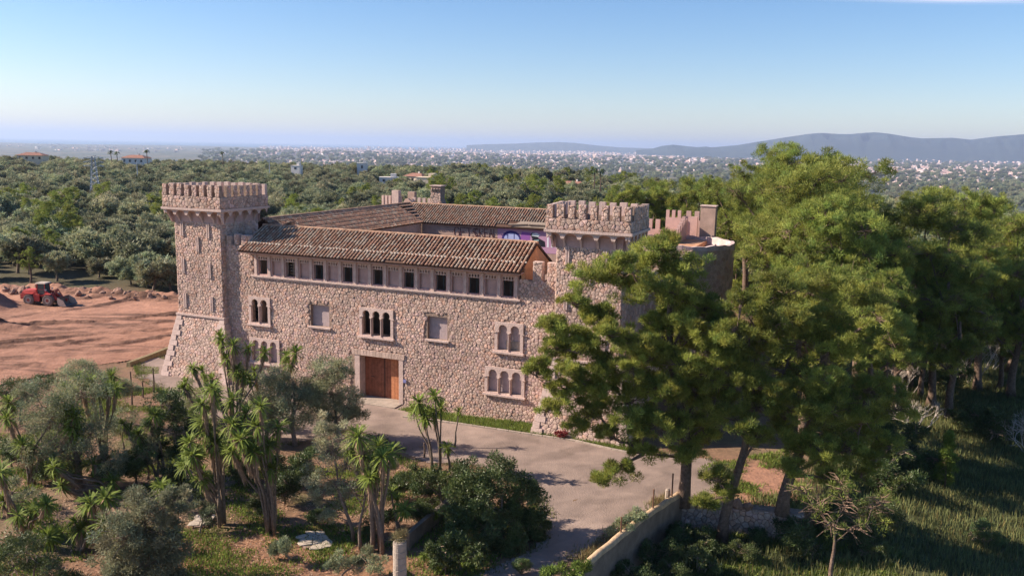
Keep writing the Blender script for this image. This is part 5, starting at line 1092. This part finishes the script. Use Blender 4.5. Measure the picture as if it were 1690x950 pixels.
for i, (px, yt, yb, lab) in enumerate(((1023,857,903,'nearest rusty metal post on the retaining wall'),(1075,811,853,'middle rusty metal post on the retaining wall'),(1109,785,827,'farthest rusty metal post, at the end of the retaining wall'))):
    t = min(range(len(path)), key=lambda k: abs((lambda a: 845+ (MC.transposed()@(path[k][0]+Vector((.14,-.14,path[k][1]-CAM_H)))).x/-(MC.transposed()@(path[k][0]+Vector((.14,-.14,path[k][1]-CAM_H)))).z*FPX)(0)-px)); p, h = path[t]
    tz = at(px, yt, p.y).z; o = MB().tube([(0,0,-.2),(0,0,tz-h)], .05, 6).tube([(0,0,tz-h),(0,0,tz-h+.04)], [.07,.05], 6).build('metal_post', M['rust']); o.location = (p.x+.14,p.y-.14,h+.2); tag(o, lab, 'post')
o = MB().tube([(0,0,0),(0,0,.75),(0,0,.85)], [.18,.17,.08], 8).build('stone_stub', M['conc']); o.location = (11.0,55.4,.1); tag(o, 'short pale stone stub at the end of the retaining wall', 'post')
# stone terrace wall among the right pines
sw = empty('terrace_wall', (0,0,0), 0, 'low rubble terrace wall between the right pine trunks', 'wall')
A, B_ = Vector((11.9,54.9,0)), Vector((19.7,53.2,0)); dv = (B_-A); Lw = dv.length; du = dv.normalized(); dn = Vector((du.y,-du.x,0))
mb = MB(); mb.hexa([A-Vector((0,0,3.3)), B_-Vector((0,0,3.3)), B_-Vector((0,0,3.3))-dn*.9, A-Vector((0,0,3.3))-dn*.9],[A+Vector((0,0,.2)), B_+Vector((0,0,.2)), B_+Vector((0,0,.2))-dn*.9, A+Vector((0,0,.2))-dn*.9]); mb.build('wall', M['mortar'], sw)
rr = random.Random(4)
for poly in vcells(Lw, 3.0, .38, 55): q = MB(); stone_mb(q, poly, lambda u,v,h: A+du*u+dn*h+Vector((0,0,v-2.85)), rr, (.08,.2)); q.build('stone', M['stone'], sw)
for x, y, s in ((13.0,54.6,.5),(13.6,54.4,.4),(15.5,54.4,.45),(16.2,54.1,.35)):
    place('boulder', rp[int(x) % 3], None, (x,y-.1,.35), (x,y,1), s, label='loose sunlit stone lying on top of the terrace wall', cat='stone', group='loose stones on the terrace wall')
# round gate post with planting and low wall behind
b = base_at(660, 985); tz = at(660, 893, b.y).z; gp_ = empty('gate_post', b, 0, 'round pale stone gate post with a dry plant on top', 'post'); r_ = .36; k = 0; z = 0
while z < tz-b.z-.05:
    h = min(.34, tz-b.z-z); MB().tube([(0,0,z+.006),(0,0,z+.02),(0,0,z+h-.02),(0,0,z+h-.004)], [r_-.015,r_+.008*math.sin(k*2),r_+.008*math.sin(k*2),r_-.015], 20).build('drum', M['conc'], gp_, smooth=False); z += h; k += 1
V, F, t = leaves([(0,0,tz-b.z+.25),(.15,.1,tz-b.z+.35),(-.15,0,tz-b.z+.2)], [.35,.3,.3], 160, .3, .03, .8, .9, 3); pl = place('post_plant', np_mesh('post_plant', V, F, M['dry'], t)); pl.location = b; tag(pl, 'dry twiggy plant growing on top of the round gate post', 'plant')
c1, c2 = base_at(672, 905), base_at(770, 815); d = (c2-c1).normalized(); s = Vector((d.y,-d.x,0))*.15; wl_ = MB().hexa([c1-s-Vector((0,0,.3)), c1+s-Vector((0,0,.3)), c2+s-Vector((0,0,.3)), c2-s-Vector((0,0,.3))],[c1-s+Vector((0,0,1.0)), c1+s+Vector((0,0,1.0)), c2+s+Vector((0,0,.8)), c2-s+Vector((0,0,.8))]).build('garden_wall', M['wallconc']); tag(wl_, 'low shaded garden wall running back from the gate post', 'wall')
# flagstones
rd = random.Random(9); 
for gi_, (x0, y0, x1, y1, n_, lab) in enumerate(((478,878,545,908,22,'pale irregular flagstones below the tall thin olive'),(306,852,342,872,9,'pale flagstones left of the central yucca cluster'))):
    A = base_at(x0, y1); B_ = base_at(x1, y1); Cc = base_at(x0, y0); wd = (B_-A).length; ht = (Cc-A).length
    fe = empty('flagstone_path', A+Vector((0,0,.08)), math.atan2(B_.y-A.y, B_.x-A.x), lab, 'paving')
    MB().hexa([(wd*(.5+.4*math.cos(a)),ht*(.5+.4*math.sin(a)),-.12) for a in [k*.6283 for k in range(10)]],[(wd*(.5+.4*math.cos(a)),ht*(.5+.4*math.sin(a)),-.03) for a in [k*.6283 for k in range(10)]]).build('bed', M['mortar'], fe)
    for poly in vcells(wd, ht, .62, 70+gi_, lambda x, y: ((x/wd-.5)/.5)**2+((y/ht-.5)/.5)**2+.35*math.sin(x*2.1+y) < 1): q = MB(); stone_mb(q, poly, lambda u,v,h: (u,v,h*.6), rd, (.05,.09)); q.build('stone', M['flag'], fe)
# kerb along the grass strip & along the clearing
ka = [gnd(*p) for p in ((665,688),(760,700),(860,715),(950,728),(1010,742),(1060,752))]
kb = empty('kerb', (0,0,0), 0, 'low concrete kerb between grass strip and forecourt', 'kerb')
for a_, b2 in zip(ka[:-1], ka[1:]):
    n_ = 5
    for i in range(n_): p = a_.lerp(b2, (i+.02)/n_); q = a_.lerp(b2, (i+.98)/n_); d = (q-p).normalized(); s = Vector((d.y,-d.x,0))*.12; MB().hexa([p-s, p+s, q+s, q-s],[x+Vector((0,0,.13)) for x in (p-s, p+s, q+s, q-s)]).build('kerb_stone', M['conc'], kb)
ka = [gnd(*p) for p in ((212,604),(245,592),(280,578),(310,566))]; mb = MB()
for a_, b2 in zip(ka[:-1], ka[1:]): d = (b2-a_).normalized(); s = Vector((d.y,-d.x,0)); mb.hexa([a_-s*.3-Vector((0,0,.2)), a_+s*.3-Vector((0,0,.2)), b2+s*.3-Vector((0,0,.2)), b2-s*.3-Vector((0,0,.2))],[a_-s*.2+Vector((0,0,.45)), a_+s*.2+Vector((0,0,.45)), b2+s*.2+Vector((0,0,.45)), b2-s*.2+Vector((0,0,.45))])
tag(mb.build('boundary_wall', mat('mossy_wall', (.24,.19,.10), var=.3, scale=2, bump=.4)), 'low mossy boundary wall between clearing and castle path', 'wall')
# ================================================================== GRASS AND GROUND COVER
def blades(name, pts, L, W, m, label, lean=.35, seed=1):
    r = np.random.default_rng(seed); P = np.asarray(pts, float); K = len(P); a = r.uniform(0,6.28,K); o = np.stack([np.cos(a)*lean*r.random(K), np.sin(a)*lean*r.random(K), np.ones(K)],1); o /= np.linalg.norm(o,axis=1,keepdims=True)
    b = r.uniform(0,6.28,K); s = np.stack([np.cos(b),np.sin(b),b*0],1)*W/2; l = (L*r.uniform(.5,1.4,K))[:,None]
    V = np.stack([P-s, P+s, P+o*l], 1).reshape(-1,3); t = r.uniform(.6,1.4,K)[:,None]*np.array([1,1,1])+np.array([.35,.05,0])*(r.random(K)[:,None] > .8)
    return place(name, np_mesh(name, V, np.arange(K*3).reshape(-1,3), m, t), kind='stuff', label=label)
def sample(poly, n, dens=None, seed=1):
    r = np.random.default_rng(seed); P = np.array([tuple(p)[:2] for p in poly]); x = r.uniform(P[:,0].min(),P[:,0].max(),n*3); y = r.uniform(P[:,1].min(),P[:,1].max(),n*3); k = inside([tuple(p) for p in P], x, y)
    if dens is not None: k &= dens(x, y) > r.random(n*3)
    x, y = x[k][:n], y[k][:n]; return np.stack([x, y, gz(x, y)-.02], 1)
strip = [gnd(*p) for p in ((655,676),(700,686),(760,700),(860,714),(950,727),(1010,741),(1060,750),(1075,738),(980,716),(870,698),(760,686),(690,672))]
blades('grass_strip', sample(strip, 26000), .30, .06, M['grass'], 'bright green weeds growing along the foot of the castle wall', .9, 2)
pn = lambda s, o, sd: (lambda x, y: np.clip(fbm(x, y, s, 3, sd)*1.2+o, 0, 1))
lowp = [tuple(gnd(*p, -3)) for p in ((1120,1010),(1130,905),(1300,880),(1330,840),(1330,760),(1400,700),(1480,560),(1720,470),(1800,560),(1800,1010))]
blades('field_grass', sample(lowp, 210000, pn(.3,2.0,4)), .55, .08, M['fgrass'], 'tall rough grass filling the sunken field at right', .5, 3)
low2 = [tuple(gnd(*p, -3)) for p in ((1120,1010),(1135,915),(1330,890),(1480,900),(1500,1010))]
blades('ground_cover', sample(low2, 26000, pn(.8,.3,6)), .22, .13, M['grass'], 'leafy green ground cover below the retaining wall', 1.4, 4)
gdn = [gnd(*p) for p in ((-60,1000),(-60,720),(180,640),(330,640),(470,740),(640,740),(700,770),(860,800),(900,860),(830,920),(760,990),(600,1000))]
blades('garden_weeds', sample(gdn, 100000, pn(.45,.25,7)), .20, .08, M['grass'], 'patches of green weeds on the garden soil', 1.0, 5)
blades('leaf_litter', sample(gdn, 30000, pn(.5,.4,9)), .14, .09, M['skirt'], 'dry leaf litter scattered on the garden soil', 6, 6)
path2 = [gnd(*p) for p in ((220,604),(262,606),(262,617),(225,618))]
blades('grass_patch', sample(path2, 2500), .15, .06, M['grass'], 'small green grass patch on the path left of the tower', .8, 7)
bank = [gnd(*p) for p in ((940,935),(1000,880),(1060,835),(1100,815),(1105,835),(1050,880),(990,935),(960,960))]
blades('bank_weeds', sample(bank, 9000, pn(.8,.5,2)), .42, .05, M['dry'], 'dry yellow-green weeds between driveway and retaining wall', .6, 8)
top = [gnd(*p) for p in ((1150,770),(1300,740),(1330,850),(1200,850),(1160,830))]
blades('terrace_weeds', sample(top, 7000, pn(.7,.1,5)), .25, .07, M['grass'], 'weeds on the reddish terrace among the right pines', .9, 9)
cpl = [tuple(p) for p in COURT]+[tuple(COURT[0])]
r_ = np.random.default_rng(77); vp = []
for (ax,ay),(bx,by) in zip(cpl[:-1], cpl[1:]):
    n_ = int(math.hypot(bx-ax,by-ay)*70); t_ = r_.random(n_); vx = ax+(bx-ax)*t_+r_.normal(size=n_)*.35; vy = ay+(by-ay)*t_+r_.normal(size=n_)*.35; k_ = fbm(vx, vy, .6, 3, 3) > -.4
    vp += list(zip(vx[k_], vy[k_], gz(vx[k_], vy[k_])))
blades('verge_weeds', vp, .24, .07, M['fgrass'], 'ragged weeds along the edges of the driveway', .9, 12)
# small rosettes: agaves in the dark bed by the gate post
for i, (px, py_) in enumerate(((735,858),(748,866),(720,868),(757,852),(760,882),(752,925),(725,945),(700,930),(760,938),(782,942))):
    b = base_at(px, py_); o = place('agave_plant', HM[i % 4], None, (b.x,b.y,.25+.25*(i%3)), None, .42, label='small grey-green rosette plant in the shaded bed by the gate post', cat='plant', group='rosette plants by the gate post')
b = cas(18.9, -2.4, .4); V, F, t = leaves([(0,0,0),(.3,0,.1),(-.3,.1,0)], [.35,.3,.3], 120, .15, .08, .8, .4, 5); fb = place('red_leaved_bush', np_mesh('red_leaved_bush', V, F, paint('dark_red_leaf', (.22,.03,.03)))); fb.location = b; tag(fb, 'small dark red bush at the foot of the right tower', 'shrub')
# thin cloud streak
cm = bpy.data.materials.new('thin_cloud'); cm.use_nodes = True; N = cm.node_tree.nodes; L = cm.node_tree.links; N.clear(); ou = N.new('ShaderNodeOutputMaterial'); df = N.new('ShaderNodeBsdfTranslucent'); df.inputs[0].default_value = (.9,.8,.85,1); tp_ = N.new('ShaderNodeBsdfTransparent'); mx = N.new('ShaderNodeMixShader')
tc = N.new('ShaderNodeTexCoord'); no = N.new('ShaderNodeTexNoise'); no.inputs['Scale'].default_value = 2.2; mp_ = N.new('ShaderNodeMapping'); mp_.inputs['Scale'].default_value = (1.5,5,1); L.new(tc.outputs['Generated'], mp_.inputs[0]); L.new(mp_.outputs[0], no.inputs[0])
gr = N.new('ShaderNodeTexGradient'); gr.gradient_type = 'QUADRATIC_SPHERE'; m2_ = N.new('ShaderNodeMapping'); m2_.inputs['Location'].default_value = (-1,-1,0); m2_.inputs['Scale'].default_value = (2,2,0); L.new(tc.outputs['Generated'], m2_.inputs[0]); L.new(m2_.outputs[0], gr.inputs[0])
mu = N.new('ShaderNodeMath'); mu.operation = 'MULTIPLY'; L.new(no.outputs['Fac'], mu.inputs[0]); L.new(gr.outputs['Fac'], mu.inputs[1]); mu2 = N.new('ShaderNodeMath'); mu2.operation = 'MULTIPLY'; mu2.inputs[1].default_value = 1.1; mu2.use_clamp = True; L.new(mu.outputs[0], mu2.inputs[0])
L.new(mu2.outputs[0], mx.inputs[0]); L.new(tp_.outputs[0], mx.inputs[1]); L.new(df.outputs[0], mx.inputs[2]); L.new(mx.outputs[0], ou.inputs['Surface'])
c0 = ray(1600, 1).normalized(); cz = 3000; t = (cz-CAM_H)/c0.z; cc = Vector((c0.x*t, c0.y*t, cz)); cl = MB(); cl.add([(-4200,-1100,0),(4200,-900,0),(4200,900,60),(-4200,900,0)], [(0,1,2,3)]); co = cl.build('cloud', cm); co.location = cc; tag(co, 'thin pale cloud streak at the top right of the sky', kind='structure')
# ================================================================== HAZE
hz = bpy.data.materials.new('air_haze'); hz.use_nodes = True; N = hz.node_tree.nodes; N.clear(); ou = N.new('ShaderNodeOutputMaterial'); pv = N.new('ShaderNodeVolumePrincipled')
pv.inputs['Color'].default_value = (.54,.65,.87,1); pv.inputs['Density'].default_value = 4.8e-5; pv.inputs['Anisotropy'].default_value = .2; hz.node_tree.links.new(pv.outputs[0], ou.inputs['Volume'])
ho = MB().box(-61000,61000,-300,81000,-130,455).build('haze', hz); tag(ho, kind='stuff', label='pale blue haze over the plain')
